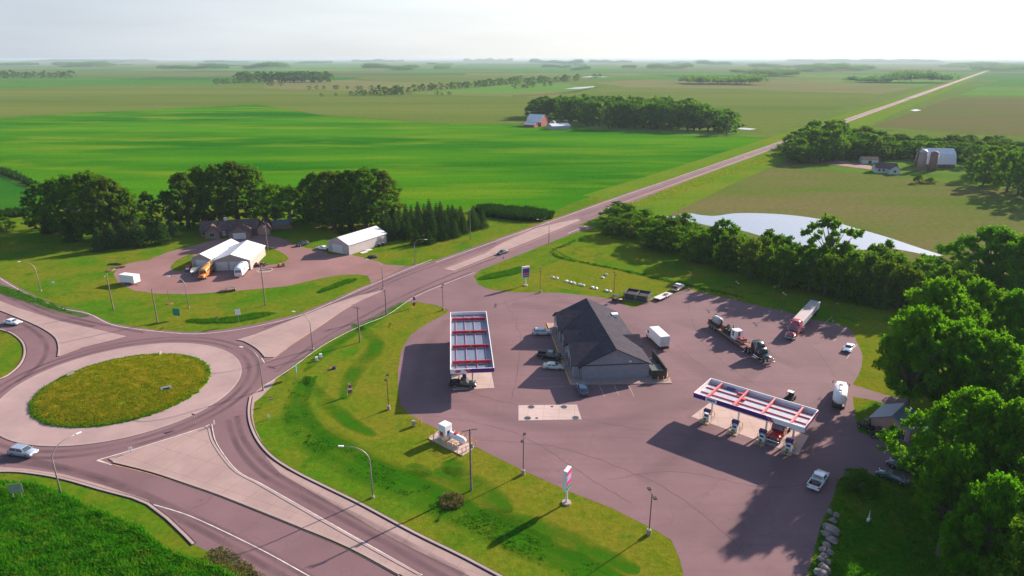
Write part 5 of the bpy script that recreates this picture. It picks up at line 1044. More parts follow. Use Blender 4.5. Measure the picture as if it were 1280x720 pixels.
# rocks
def rock(p, s, label, group, seed, name='boulder'):
    rng = np.random.default_rng(seed); bm = bmesh.new(); bmesh.ops.create_icosphere(bm, subdivisions=2, radius=1)
    ph = rng.uniform(0, 6, 3)
    for v_ in bm.verts:
        d = v_.co.normalized(); k_ = 1 + .22 * math.sin(3 * d.x + ph[0]) * math.cos(2.5 * d.y + ph[1]) + .12 * math.sin(5 * d.z + ph[2]) + rng.uniform(-.05, .05); v_.co = Vector((d.x * s[0] * k_, d.y * s[1] * k_, d.z * s[2] * k_))
    me = bpy.data.meshes.new(name); bm.to_mesh(me); bm.free(); me.materials.append(ROCK); o = bpy.data.objects.new(name, me); COL.objects.link(o); o.location = (p.x, p.y, s[2] * .45); o.rotation_euler = (0, 0, rng.uniform(0, 6)); return tag(o, label, 'boulder', group)
rk = [(1041, 652), (1034, 660), (1039, 665), (1033, 669), (1040, 677), (1033, 683), (1028, 688), (1037, 692), (1030, 697), (1026, 701), (1035, 704), (1028, 709), (1032, 714), (1025, 718), (1045, 645), (1037, 641)]
rs_ = [.55, .7, .95, .7, .75, .6, .5, .55, .6, .5, .45, .55, .7, .8, .5, .5]
order = sorted(range(len(rk)), key=lambda i: rk[i][1])
for n_, i in enumerate(order): rock(at(*rk[i]), (rs_[i] * 1.1, rs_[i] * .85, rs_[i] * .75), 'rounded grey boulder bordering the shaded garden lawn, %s from the far end of the row' % ORD(n_ + 1), 'boulders along the garden edge', 100 + i)
for i, (x, y) in enumerate([(691, 347.5), (696, 348.5), (708, 352), (713, 353.5), (717.5, 354.5), (725, 356.5), (729, 357.5), (741, 360), (745.5, 361), (758, 364), (762, 364.8), (753, 347.5), (758, 343.5)]):
    rock(at(x, y), (.62, .45, .38), 'white stone on the lawn behind the shop, %s from the left' % ORD(i + 1) if i < 11 else 'stray white stone on the lawn behind the shop, %s' % ('nearer one' if i == 11 else 'farther one'), 'white stones on the back lawn', 200 + i, 'white_stone')
for o_ in list(bpy.data.objects):
    if o_.name.startswith('white_stone'): o_.data.materials[0] = WHITE
# burnt stump, saplings, brush
p = at(418, 461); t = thing('tree_stump', 'charred stump in a patch of bare soil on the grass', 'stump', (p.x, p.y, .02)); MB().cyl((0, 0, 0), (0, 0, .55), .55, .4, 12).build('wood', DARK, t); MB().cyl((-.6, .3, 0), (-.6, .3, .06), .9, .8, 14).build('soil', RUST, t)
p = at(212, 380); t = thing('sapling', 'thin sapling with a mulch ring on the lawn below the gravel yard', 'tree', (p.x, p.y, .02)); MB().cyl((0, 0, 0), (0, 0, 4.2), .07, .03, 6).build('trunk', BARK, t); MB().cyl((0, 0, 0), (0, 0, .15), 1.0, .8, 16).build('mulch', RUST, t)
m = MB(); [m.cyl((0, 0, 1.5 + i * .3), (.5 * math.cos(i * 2.4), .5 * math.sin(i * 2.4), 2.1 + i * .3), .02, .01, 4) for i in range(8)]; m.build('twigs', BARK, t)
tufts('brush_pile', circle(at(565, 627).to_2d(), 1.9, 20), 240, .9, BR, 'tangle of brown brush at the foot of the tall pole', 31, 4, .09)
# ================================================================ VEHICLES  (local +Y is forward)
def paint(name, c, r=.28): return pm(name, c, r, .0, var=.05, coat=.6)
HEADL = pm('headlamp_lens', (.75, .75, .72), .15); TAILL = pm('tail_lens', (.35, .01, .01), .25); TYRE = BLACK; RIM = pm('wheel_rim', (.45, .45, .46), .3, .8)
CARGOR = pm('red_cargo', (.35, .04, .04), .7)
def ring(y, w, z0, z1, r=.12, tw=.0):
    """rounded cross-section at station y; tw narrows the top"""
    wt = w - tw; return [(-w, y, z0 + .08), (-w + .08, y, z0), (w - .08, y, z0), (w, y, z0 + .08), (w, y, z0 + (z1 - z0) * .55), (wt, y, z1 - r), (wt - r, y, z1), (-wt + r, y, z1), (-wt, y, z1 - r), (-w, y, z0 + (z1 - z0) * .55)]
def wheel(root, x, y, r=.34, w=.24):
    s = 1 if x > 0 else -1; m = MB().cyl((x - s * w / 2, y, r), (x + s * w / 2, y, r), r, n=16); o = m.build('wheel', TYRE, root)
    MB().cyl((x + s * (w / 2 - .03), y, r), (x + s * (w / 2 + .015), y, r), r * .6, r * .5, 12).build('rim', RIM, o)
def gl(m, pts): m.poly(pts)
def car(name, label, kind, col, front, rear=None, head=None, group=None, cat='car'):
    f = at(*front); f = Vector((f.x, f.y, 0)); r_ = at(*rear) if rear else f - Vector((math.cos(head), math.sin(head), 0)) * 4.8
    c = (f + r_) / 2; d = f - r_; rz = math.atan2(d.y, d.x) - math.pi / 2; t = thing(name, label, cat, (c.x, c.y, .048), rz, group); P = paint(name + '_paint', col)
    spec = dict(sedan=(4.75, .90, .92, [(2.35, .62), (1.9, .80), (1.0, .93), (-1.5, .98), (-2.05, .96), (-2.35, .82)], [(.95, .0), (.25, .44), (-.95, .46), (-1.75, .04)], .15),
                suv=(4.7, .94, 1.05, [(2.33, .70), (1.95, .95), (1.15, 1.06), (-1.9, 1.12), (-2.3, 1.05)], [(1.1, .0), (.45, .58), (-1.7, .62), (-2.15, .06)], .12),
                pickup=(5.7, .99, 1.1, [(2.85, .75), (2.5, 1.02), (1.3, 1.13), (-.75, 1.13)], [(1.3, .0), (.65, .62), (-.45, .64), (-.72, .02)], .12))[kind]
    L, w, hb, body, cab, tw = spec; m = MB()
    m.loft([ring(y, w * (.86 if i in (0,) else .97 if i in (len(body) - 1,) else 1), .26, z, .10, .05) for i, (y, z) in enumerate(body)]); bo = m.build('body', P, t, True, 0)
    zb = body[2][1] - .03; m = MB(); cw = w - .10
    rings = []
    for y, dz in cab: rings.append([(-cw + (tw if dz > .1 else 0), y, zb - .05), (cw - (tw if dz > .1 else 0) * 0, y, zb - .05), (cw - tw * (1 if dz > .1 else .2), y, zb + dz + .02), (-cw + tw * (1 if dz > .1 else .2), y, zb + dz + .02)])
    for q in rings: q[0] = (-cw, q[0][1], q[0][2])
    m.loft(rings); m.build('cabin', P, t, False, .05)
    (y0, a0), (y1, a1), (y2, a2), (y3, a3) = cab; m = MB(); e = .03
    wb, wt = cw, cw - tw
    def face(p): m.poly(p)
    face([(-wb + .12, y0 - .02 + e, zb + .04), (wb - .12, y0 - .02 + e, zb + .04), (wt - .08, y1 + .05 + e, zb + a1 - .03), (-wt + .08, y1 + .05 + e, zb + a1 - .03)])
    face([(-wb + .12, y3 + .02 - e, zb + .07), (wb - .12, y3 + .02 - e, zb + .07), (wt - .08, y2 - .06 - e, zb + a2 - .04), (-wt + .08, y2 - .06 - e, zb + a2 - .04)])
    for s in (-1, 1):
        ym = (y0 + y3) / 2 - .05
        for ya, yb, ta, tb in ((y0 - .25, ym + .06, y1 - .0, ym + .06), (ym - .06, y3 + .22, ym - .06, y2 - .02)):
            face([(s * (wb + .012), ya, zb + .05), (s * (wb + .012), yb, zb + .05), (s * (wt + .022), tb, zb + a1 - .07), (s * (wt + .022), ta, zb + a1 - .07)])
    m.build('windows', GLASS, t)
    fy, ry = L / 2, -L / 2
    for s in (-1, 1):
        MB().box((s * (w - .24), fy - .06, .62 if kind == 'sedan' else .76), (.36, .14, .16)).build('headlight', HEADL, t, bevel=.02); MB().box((s * (w - .17), ry + .03, .78 if kind == 'sedan' else .88), (.26, .08, .24)).build('tail_light', TAILL, t, bevel=.02)
        MB().box((s * (w + .06), y0 - .15, zb + .08), (.16, .12, .12)).build('mirror', P, t, bevel=.02)
        R_ = .34 if kind == 'sedan' else .38
        for y in (L * .31, -L * .29): wheel(t, s * (w - .12), y, R_)
    m = MB(); m.bx(-w + .12, w - .12, fy - .12, fy + .02, .28, .46).bx(-w + .12, w - .12, ry - .03, ry + .1, .3, .5); m.build('bumper', DARK if kind != 'pickup' else CHROME, t, bevel=.03); m = MB(); m.bx(-.42, .42, fy - .07, fy + .0, .5, .68); m.build('grille', DARK, t)
    if kind == 'pickup':
        m = MB(); m.bx(-w, -w + .1, ry, -.78, .5, 1.12).bx(w - .1, w, ry, -.78, .5, 1.12).bx(-w, w, ry, ry + .08, .5, 1.12).bx(-w, w, -.82, -.74, .5, 1.12).bx(-w + .1, w - .1, ry + .08, -.8, .45, .6); m.build('bed', P, t, False, .02)
    return t
def place(front, rear=None, L=None, rz=None):
    f = at(*front)
    if rear: r_ = at(*rear); d = f - r_; a = math.atan2(d.y, d.x)
    else: a = rz
    L = L or (f - r_).length; c = f - Vector((math.cos(a), math.sin(a), 0)) * L / 2; return Vector((c.x, c.y, .048)), a - math.pi / 2
car('parked_car', 'silver SUV parked nose in at the far end of the shop front', 'suv', (.42, .45, .50), (690, 418), (665.5, 418.5))
car('pickup_truck', 'black pickup parked nose in before the shop, beside a silver sedan', 'pickup', (.02, .022, .028), (702, 449), (672.5, 446.5), cat='pickup')
car('parked_car', 'silver sedan parked nose in beside the black pickup', 'sedan', (.50, .47, .42), (704.5, 461.5), (679.5, 460))
car('parked_car', 'dark blue SUV with a pale roof parked at the near corner of the shop', 'suv', (.06, .09, .15), (724.5, 481.5), (731, 499))
car('parked_car', 'small white car parked alone at the far right edge of the forecourt', 'sedan', (.70, .74, .80), (1056.5, 443), (1064.5, 432.5))
car('moving_car', 'silver blue SUV entering the roundabout at the lower left', 'suv', (.26, .30, .38), (46.5, 571), (14, 566.5))
car('moving_car', 'white car on the road at the left edge above the roundabout', 'sedan', (.72, .72, .74), (27.5, 406.5), (5, 404))
car('moving_car', 'dark car driving along the highway', 'sedan', (.03, .04, .04), (620.5, 320), (635.5, 314.5))
t = car('pickup_truck', 'white pickup with a dark loaded bed driving out at the lower right', 'pickup', (.66, .68, .72), (1031, 591), (1013, 618), cat='pickup'); m = MB(); m.box((-.2, -1.4, .85), (.9, 1.1, .5), .2).box((.4, -2.2, .8), (.6, .7, .4), .5); 
q = t.matrix_basis; c_ = q @ Vector((0, -1.7, .62)); b_ = thing('tool_crate', 'red crate lying in the bed of the white pickup', 'crate', c_, t.rotation_euler.z + .2); MB().bx(-.5, .5, -.4, .4, 0, .45).build('body', CARGOR, b_, bevel=.03); MB().bx(-.52, .52, -.42, .42, .45, .5).build('lid', DARK, b_)
MB().bx(-.9, .9, -2.75, -.85, .6, .63).build('bed_liner', DARK, t)
t = car('pickup_truck', 'dark pickup with a headache rack fuelling under the end of the large canopy', 'pickup', (.025, .032, .03), (596, 483.5), (562, 482.5), cat='pickup'); m = MB(); [m.cyl((x, -.9, 1.0), (x, -.9, 2.1), .05) for x in (-.8, 0, .8)]; m.bx(-.85, .85, -.95, -.85, 2.0, 2.1).bx(-.7, .7, -2.2, -1.2, 1.0, 1.4); m.build('headache_rack', DARK, t)
car('parked_car', 'dark green sedan parked in deep shade under the lower right trees', 'sedan', (.02, .05, .04), (1104, 595), (1127, 604)); car('pickup_truck', 'dark pickup parked in deep shade behind the green sedan under the trees', 'pickup', (.02, .025, .03), (1115, 582), (1149, 596), cat='pickup')
car('parked_car', 'white car half hidden beneath the boughs behind the salmon shed', 'sedan', (.7, .7, .7), (1150, 540), (1164, 529))
car('parked_car', 'small white car beside the door end of the lone steel shed', 'sedan', (.72, .72, .72), (398, 311), (408, 312.5))
car('parked_car', 'dark car parked on the gravel at the edge of the grove near the lone shed', 'suv', (.03, .03, .04), (374, 308), (382, 306))
# --- service truck and low trailer at the back corner
t = car('service_truck', 'white cab service truck parked at the back corner of the forecourt', 'pickup', (.70, .70, .70), (855, 357), (839, 367), cat='truck'); MB().bx(-1.05, 1.05, -3.0, -.85, 1.0, 1.15).build('flat_deck', RUST, t); MB().bx(-.8, .8, -2.3, -1.2, 1.15, 1.6).build('welder_box', DARK, t, bevel=.04)
p, rz = place((839, 368), (819, 377)); t = thing('flat_trailer', 'pale decked flat trailer behind the white service truck', 'trailer', p, rz); L_ = 7.2
MB().bx(-1.15, 1.15, -3.6, 3.2, .62, .78).build('deck', TRIM, t, bevel=.02); m = MB(); m.bx(-1.0, -.85, -3.5, 3.1, .45, .62).bx(.85, 1.0, -3.5, 3.1, .45, .62).tube([(-.9, 3.1, .55), (0, 4.6, .5), (.9, 3.1, .55)], .06); m.build('frame', DARK, t); [wheel(t, s * 1.0, y, .33) for s in (-1, 1) for y in (-.8, .1)]; MB().box((.2, .9, .95), (.9, 1.2, .35)).build('toolbox', BRK, t)
# --- delivery box truck
def box_truck():
    p, rz = place((810, 419), (831, 439)); t = thing('box_truck', 'white box delivery truck parked behind the shop', 'truck', p, rz)
    MB().bx(-1.2, 1.2, -4.6, 1.9, 1.0, 3.55).build('cargo_box', WHITE, t, bevel=.04); m = MB(); m.bx(-1.15, 1.15, -4.65, -4.6, 1.1, 3.3); m.build('rear_door', DOORW, t)
    m = MB(); m.loft([ring(2.0, 1.05, .5, 2.5, .15, .12), ring(3.1, 1.05, .5, 2.45, .2, .15), ring(3.7, 1.05, .5, 1.6, .15, .05), ring(4.5, .95, .5, 1.35, .15, .05)]); m.build('cab', WHITE, t, True)
    m = MB(); m.poly([(-.85, 3.2, 2.35), (.85, 3.2, 2.35), (.95, 3.72, 1.66), (-.95, 3.72, 1.66)]); [m.poly([(s * 1.07, 2.25, 1.6), (s * 1.07, 3.3, 1.6), (s * .98, 3.1, 2.25), (s * .98, 2.25, 2.25)]) for s in (-1, 1)]; m.build('windows', GLASS, t)
    m = MB(); m.bx(-.9, .9, -4.6, 3.8, .55, .98).bx(-1.15, 1.15, -4.8, -4.6, .45, .75); m.build('chassis', DARK, t); [wheel(t, s * .95, y, .45, .3) for s in (-1, 1) for y in (-3.2, 3.2)]
    [MB().box((s * .75, 4.45, .95), (.3, .12, .2)).build('headlight', HEADL, t) for s in (-1, 1)]; [MB().box((s * 1.0, -4.68, .9), (.2, .06, .2)).build('tail_light', TAILL, t) for s in (-1, 1)]
box_truck()
# --- highway tractor
def tractor(name, label, col, p, rz, sleeper=True, cat='truck', trim=CHROME):
    """conventional cab; frame runs from y=-4 to 4"""
    t = thing(name, label, cat, p, rz); P = paint(name + '_' + cat + '_paint', col)
    m = MB(); m.loft([ring(1.2, 1.0, .95, 2.0, .12, .08), ring(3.2, .88, .95, 1.85, .2, .1), ring(4.0, .78, .95, 1.7, .2, .1)]); m.build('hood', P, t, True)
    m = MB(); m.loft([ring(1.75, 1.08, .9, 1.95, .1, .02), ring(1.4, 1.12, .9, 2.75, .2, .1), ring(.1, 1.15, .9, 2.95, .2, .08)]); m.build('cab', P, t, True)
    if sleeper: m = MB(); m.loft([ring(.6, 1.05, 2.6, 3.0, .12, .15), ring(.05, 1.2, .9, 3.75, .35, .15), ring(-1.7, 1.22, .9, 3.85, .3, .1)]); m.build('sleeper', P, t, True)
    m = MB(); m.poly([(-.9, 1.80, 2.0), (.9, 1.80, 2.0), (.88, 1.46, 2.62), (-.88, 1.46, 2.62)]); [m.poly([(s * 1.155, .45, 1.95), (s * 1.13, 1.45, 1.95), (s * 1.08, 1.3, 2.55), (s * 1.11, .45, 2.6)]) for s in (-1, 1)]; m.build('windows', GLASS, t)
    m = MB(); m.bx(-.5, .5, 3.98, 4.08, .95, 1.65); m.build('grille', trim, t); MB().bx(-1.15, 1.15, 3.9, 4.15, .45, .85).build('bumper', trim, t, bevel=.05)
    m = MB(); m.bx(-.45, -.3, -4.6, 3.8, .7, .95).bx(.3, .45, -4.6, 3.8, .7, .95).cyl((0, -3.1, .95), (0, -3.1, 1.1), .5, n=14); m.build('frame', DARK, t)
    for s in (-1, 1):
        m = MB(); m.loft([[(s * .78, 2.0, .9), (s * 1.22, 2.0, .9), (s * 1.22, 2.0, .95), (s * .78, 2.0, .95)], [(s * .78, 2.35, 1.2), (s * 1.22, 2.35, 1.2), (s * 1.22, 2.35, 1.3), (s * .78, 2.35, 1.3)], [(s * .78, 3.1, 1.2), (s * 1.22, 3.1, 1.2), (s * 1.22, 3.1, 1.3), (s * .78, 3.1, 1.3)], [(s * .78, 3.7, .85), (s * 1.18, 3.7, .85), (s * 1.18, 3.7, .95), (s * .78, 3.7, .95)]]); m.build('fender', P, t)
        MB().box((s * .9, 3.72, 1.15), (.32, .3, .26)).build('headlight', HEADL, t, bevel=.05); MB().cyl((s * 1.18, .0 if not sleeper else .12, 1.0), (s * 1.18, .0 if not sleeper else .12, 4.0), .09, n=10).build('exhaust_stack', CHROME, t)
        m = MB(); m.box((s * 1.42, 1.5, 2.25), (.12, .16, .65)).cyl((s * 1.1, 1.5, 2.5), (s * 1.42, 1.5, 2.5), .025, n=6).cyl((s * 1.1, 1.5, 2.0), (s * 1.42, 1.5, 2.0), .025, n=6); m.build('mirror', CHROME, t); MB().cyl((s * .85, .9, .62), (s * .85, -.6, .62), .32, n=14).build('fuel_tank', CHROME, t)
        wheel(t, s * 1.0, 2.85, .52, .3); wheel(t, s * .95, -2.5, .52, .55); wheel(t, s * .95, -3.8, .52, .55)
    return t
# red semi with its white grain trailer
f_, r_ = at(986, 426), at(1017, 391); a = math.atan2((f_ - r_).y, (f_ - r_).x); dv = Vector((math.cos(a), math.sin(a), 0))
p = f_ - dv * 4.15; tractor('semi_truck', 'red semi truck hitched to a white grain trailer at the back edge', (.36, .03, .06), (p.x, p.y, .048), a - math.pi / 2)
L_ = (f_ - r_).length - 6.2; p = r_ + dv * L_ / 2; t = thing('grain_trailer', 'white ribbed grain trailer behind the red semi truck', 'trailer', (p.x, p.y, .048), a - math.pi / 2)
h = L_ / 2; m = MB(); m.loft([[(-.5, y, 1.0 if abs(y) < h * .8 else 1.5), (.5, y, 1.0 if abs(y) < h * .8 else 1.5), (1.25, y, 1.7), (1.25, y, 3.3), (-1.25, y, 3.3), (-1.25, y, 1.7)] for y in (-h, -h * .78, -h * .1, h * .1, h * .78, h)]); m.build('hopper', DECK, t)
m = MB(); [m.bx(s * 1.25 - .03, s * 1.25 + .03, y - .05, y + .05, 1.7, 3.3) for s in (-1, 1) for y in [-h + .3 + i * (2 * h - .6) / 12 for i in range(13)]]; m.build('rib', WHITE, t)
m = MB(); m.loft([[(-1.32, y, 3.3), (1.32, y, 3.3), (1.2, y, 3.42), (-1.2, y, 3.42)] for y in (-h, h)]); m.build('tarp', pm('grey_pink_tarp', (.34, .28, .28), .8), t); m = MB(); m.bx(-.45, -.3, -h, h, 1.0, 1.2).bx(.3, .45, -h, h, 1.0, 1.2).bx(-.9, -.7, h - 3, h - 2.8, 0, 1.2).bx(.7, .9, h - 3, h - 2.8, 0, 1.2); m.build('frame', DARK, t); [wheel(t, s * .95, y, .5, .5) for s in (-1, 1) for y in (-h + .8, -h + 2.1)]
# black semi with the lowboy and its load
f_, r_ = at(962, 457), at(889, 407); a = math.atan2((f_ - r_).y, (f_ - r_).x); dv = Vector((math.cos(a), math.sin(a), 0)); rzz = a - math.pi / 2
p = f_ - dv * 4.15; tractor('semi_truck', 'black semi truck with a tall sleeper hauling a loaded low trailer', (.018, .024, .028), (p.x, p.y, .048), rzz)
L_ = (f_ - r_).length - 6.6; p = r_ + dv * L_ / 2; h = L_ / 2; t = thing('low_trailer', 'long dark low trailer loaded with machinery behind the black semi', 'trailer', (p.x, p.y, .048), rzz); LT = t
m = MB(); m.bx(-1.25, 1.25, -h, h - 3.2, .85, 1.1).bx(-.6, .6, h - 3.2, h, 1.3, 1.5).bx(-1.2, 1.2, h - 3.4, h - 3.0, .85, 1.5); m.build('deck', RUST, t); m = MB(); m.bx(-1.28, -1.2, -h, h - 3.2, .7, 1.14).bx(1.2, 1.28, -h, h - 3.2, .7, 1.14); m.build('side_rail', WOOD, t); [wheel(t, s * .95, y, .42, .45) for s in (-1, 1) for y in (-h + .9, -h + 2.0, -h + 3.1)]
def onload(y, z=1.1): q = Vector((p.x, p.y, .048)) + dv * y; return (q.x, q.y, .048 + z)
b_ = thing('mixer_unit', 'white rounded tank unit with dark fittings on the rear of the low trailer', 'machine', onload(-h + 2.6), rzz, 'machinery on the low trailer'); m = MB(); m.loft([[(r2 * math.cos(j * math.pi / 8), y, 1.35 + r2 * math.sin(j * math.pi / 8)) for j in range(16)] for y, r2 in ((-1.6, .45), (-1.2, .95), (.9, 1.0), (1.5, .5))]); m.build('tank', pm('worn_tank_paint', (.38, .36, .35), .6, var=.3), b_, True); MB().bx(-1.1, 1.1, -1.9, 1.8, 0, .5).build('skid', DARK, b_); m = MB(); m.tube([(0, 1.6, .5), (0, 2.0, 1.5), (.3, 2.2, 2.3)], .2).bx(-.9, -.4, -2.2, -1.7, .4, 2.2); m.build('hose_mast', BLACK, b_); MB().bx(.4, 1.1, -2.5, -1.8, 0, 1.0).build('engine', RUST, b_)
b_ = thing('pump_skid', 'black engine skid with pipes in the middle of the low trailer', 'machine', onload(-.6), rzz, 'machinery on the low trailer'); MB().bx(-1.0, 1.0, -1.0, 1.0, 0, 1.2).build('engine', BLACK, b_, bevel=.08); m = MB(); m.cyl((-.5, .3, 1.2), (-.5, .3, 2.3), .14).cyl((.4, -.2, 1.2), (.4, -.2, 1.9), .28, .2).tube([(-.9, -1.4, .3), (0, -1.5, 1.0), (.9, -1.4, .3)], .1); m.build('pipework', DARK, b_); MB().bx(-.7, .7, 1.0, 1.3, .2, 1.5).build('radiator', STEEL, b_)
b_ = thing('power_unit', 'dark upright engine cowling on the low trailer beside the control cabin', 'machine', onload(.95), rzz, 'machinery on the low trailer'); MB().bx(-.9, .9, -.35, .35, 0, 1.9).build('cowling', BLACK, b_, bevel=.06); m = MB(); [m.cyl((x, 0, 1.9), (x, 0, 2.7), .08) for x in (-.6, .5)]; m.build('exhaust', STEEL, b_)
b_ = thing('reel_drum', 'rusty hose reel on the low trailer between rounded tank and engine skid', 'machine', onload(-2.6), rzz, 'machinery on the low trailer'); MB().cyl((-.8, 0, .8), (.8, 0, .8), .55, n=16).build('hose_coil', BLACK, b_); [MB().cyl((s * .85 - .04, 0, .8), (s * .85 + .04, 0, .8), .8, n=18).build('flange', RUST, b_) for s in (-1, 1)]
b_ = thing('control_cabin', 'grey control cabin with a dark window slot on the low trailer', 'cabin', onload(2.2), rzz, 'machinery on the low trailer'); MB().bx(-1.0, 1.0, -1.0, 1.0, 0, 2.2).build('body', WHITE, b_, bevel=.06); m = MB(); m.bx(-.25, .25, 1.0, 1.03, .8, 1.9).bx(-1.03, -1.0, -.25, .25, .8, 1.9).bx(1.0, 1.03, -.3, .3, .8, 1.9); m.build('window', GLASS, b_); m = MB(); [m.cyl((x, y, 2.2), (x, y, 2.55), .06) for x in (-.9, .9) for y in (-.9, .9)]; m.build('roof_lug', STEEL, b_)
b_ = thing('steel_frame_load', 'tangle of pale pipes and frames on the front of the low trailer', 'machine', onload(h - 4.6), rzz, 'machinery on the low trailer'); m = MB(); [m.cyl((-.9 + .25 * i, -1.3, .2 + .12 * (i % 3)), (-.9 + .25 * i, 1.4, .3 + .2 * (i % 2)), .07) for i in range(8)]; m.build('pipes', TRIM, b_); m = MB(); m.bx(-.9, .9, -.6, -.4, 0, .9).bx(-.9, .9, .6, .8, 0, 1.0).bx(-.2, .4, -.2, .5, .3, .9); m.build('frame', CARGOR, b_)
# milk tank truck
f_, r_ = at(1050, 487), at(1047, 515.5); a = math.atan2((f_ - r_).y, (f_ - r_).x); dv = Vector((math.cos(a), math.sin(a), 0)); p = f_ - dv * 5.0
t = thing('tank_truck', 'white tank truck with wide mirrors seen from behind at the right of the forecourt', 'truck', (p.x, p.y, .048), a - math.pi / 2); h = 4.4
m = MB(); m.loft([[(r2 * 1.12 * math.cos(j * math.pi / 8), y, 2.15 + r2 * math.sin(j * math.pi / 8)) for j in range(16)] for y, r2 in ((-4.6, .85), (-4.3, 1.12), (1.6, 1.15), (1.9, .9))]); m.build('tank', WHITE, t, True); m = MB(); [m.cyl((0, y, 3.2), (0, y, 3.45), .32, n=12) for y in (-2.4, .2)]; m.bx(-.3, .3, -3.6, 1.0, 3.25, 3.32); m.build('manlid', STEEL, t)
m = MB(); m.loft([ring(2.1, 1.1, .7, 2.6, .15, .1), ring(3.2, 1.1, .7, 2.6, .2, .15), ring(3.7, 1.1, .7, 1.8, .15, .05), ring(4.9, .95, .7, 1.6, .15, .05)]); m.build('cab', WHITE, t, True); m = MB(); m.poly([(-.85, 3.3, 2.5), (.85, 3.3, 2.5), (.95, 3.75, 1.85), (-.95, 3.75, 1.85)]); [m.poly([(s * 1.12, 2.3, 1.75), (s * 1.12, 3.3, 1.75), (s * 1.02, 3.15, 2.4), (s * 1.02, 2.3, 2.4)]) for s in (-1, 1)]; m.build('windows', GLASS, t)
for s in (-1, 1): m = MB(); m.box((s * 1.55, 3.5, 2.1), (.16, .12, .6)).cyl((s * 1.05, 3.4, 2.3), (s * 1.55, 3.5, 2.3), .03, n=6); m.build('mirror', DARK, t); wheel(t, s * .95, 3.7, .5, .3); wheel(t, s * .9, -1.6, .5, .55); wheel(t, s * .9, -2.9, .5, .55)
MB().bx(-1.0, 1.0, -4.9, 2.0, .6, 1.05).build('frame', DARK, t); MB().bx(-1.1, 1.1, -4.95, -4.85, .45, .75).build('rear_bumper', BLACK, t)
# red tow truck under the near canopy
a = ang2 - math.pi / 2; f_ = at(964, 556); dv = Vector((math.cos(a), math.sin(a), 0)); p = f_ - dv * 4.1
t = tractor('heavy_truck', 'bright red truck with a chrome front parked under the near canopy', (.48, .015, .02), (p.x, p.y, .064), a - math.pi / 2, False)
MB().bx(-1.2, 1.2, -4.4, -.2, 1.1, 1.75).build('work_body', paint('work_body_red', (.40, .02, .02)), t, bevel=.05); m = MB(); m.tube([(0, -.8, 1.8), (0, -3.9, 3.0)], .15).bx(-1.1, 1.1, -.5, -.2, 1.75, 2.4); m.build('boom', CARGOR, t)
# yard buggy beyond the canopy and buggies by the salmon shed
def buggy(label, px, rz, body, roof):
    p = at(*px); t = thing('utility_buggy', label, 'utility vehicle', (p.x, p.y, .045), rz); MB().loft([ring(-1.4, .65, .4, .95, .08, .03), ring(.2, .65, .4, .8, .08, .03), ring(1.4, .58, .4, .85, .1, .05)]).build('body', body, t, True); m = MB(); [m.tube([(x, -.5, .9), (x, -.35, 1.85), (x, .35, 1.85), (x, .8, .85)], .035, 6) for x in (-.55, .55)]; m.build('roll_cage', DARK, t)
    MB().bx(-.6, .6, -.45, .5, 1.86, 1.92).build('roof', roof, t); m = MB(); m.bx(-.5, .5, -.4, .1, .8, 1.0).bx(-.5, .5, -.5, -.4, .9, 1.4); m.build('seat', BLACK, t); [wheel(t, s * .6, y, .33, .26) for s in (-1, 1) for y in (-.95, .95)]; return t
buggy('dark buggy with a white roof standing behind the near canopy', (987, 500), 2.3, BLACK, WHITE); buggy('dark buggy parked on the grass left of the salmon shed', (1082, 536), .6, BLACK, DARK); buggy('low black buggy in front of the salmon shed wall', (1098, 547), 1.2, BLACK, BLACK)
# --- farm yard vehicles
f_, r_ = at(250, 352.5), at(268, 335); a = math.atan2((f_ - r_).y, (f_ - r_).x); dv = Vector((math.cos(a), math.sin(a), 0)); p = (f_ + r_) / 2
t = thing('school_bus', 'orange school bus parked before the smaller white roofed shed', 'bus', (p.x, p.y, .045), a - math.pi / 2); BUS = paint('bus_orange', (.62, .24, .015), .4)
m = MB(); m.loft([ring(-5.9, 1.18, .6, 2.95, .3, .08), ring(3.6, 1.2, .6, 2.98, .3, .08), ring(4.0, 1.15, .6, 2.7, .3, .1)]); m.build('body', BUS, t, True); m = MB(); m.loft([ring(4.0, 1.1, .6, 1.7, .15, .05), ring(5.6, .95, .6, 1.5, .2, .08), ring(5.9, .85, .6, 1.3, .2, .08)]); m.build('hood', pm('bus_hood_red', (.60, .15, .02), .4), t, True)
for s in (-1, 1):
    for i in range(11): MB().box((s * 1.16, -5.2 + i * .82, 2.15), (.07, .66, .6)).build('window', GLASS, t)
    m = MB(); m.bx(s * 1.19 - .02, s * 1.19 + .03, -5.8, 3.9, 1.55, 1.63).bx(s * 1.19 - .02, s * 1.19 + .03, -5.8, 3.9, 1.1, 1.18); m.build('rub_rail', DARK, t); wheel(t, s * 1.0, 4.6, .5, .3); wheel(t, s * 1.0, -3.4, .5, .5); MB().box((s * .75, 5.88, 1.0), (.25, .1, .22)).build('headlight', HEADL, t)
m = MB(); m.bx(-.95, .95, 3.98, 4.06, 1.75, 2.55).bx(-.8, .8, -5.96, -5.9, 1.7, 2.5); m.build('windscreen', GLASS, t); MB().bx(-1.1, 1.1, 5.85, 6.05, .45, .7).build('bumper', DARK, t); MB().bx(-.35, .35, -3, -2.2, 3.0, 3.12).build('roof_hatch', TRIM, t, bevel=.03)
f_, r_ = at(296, 350), at(311, 333); a = math.atan2((f_ - r_).y, (f_ - r_).x); p = (f_ + r_) / 2; t = thing('motorhome', 'white motorhome parked before the larger white roofed shed', 'camper', (p.x, p.y, .045), a - math.pi / 2)
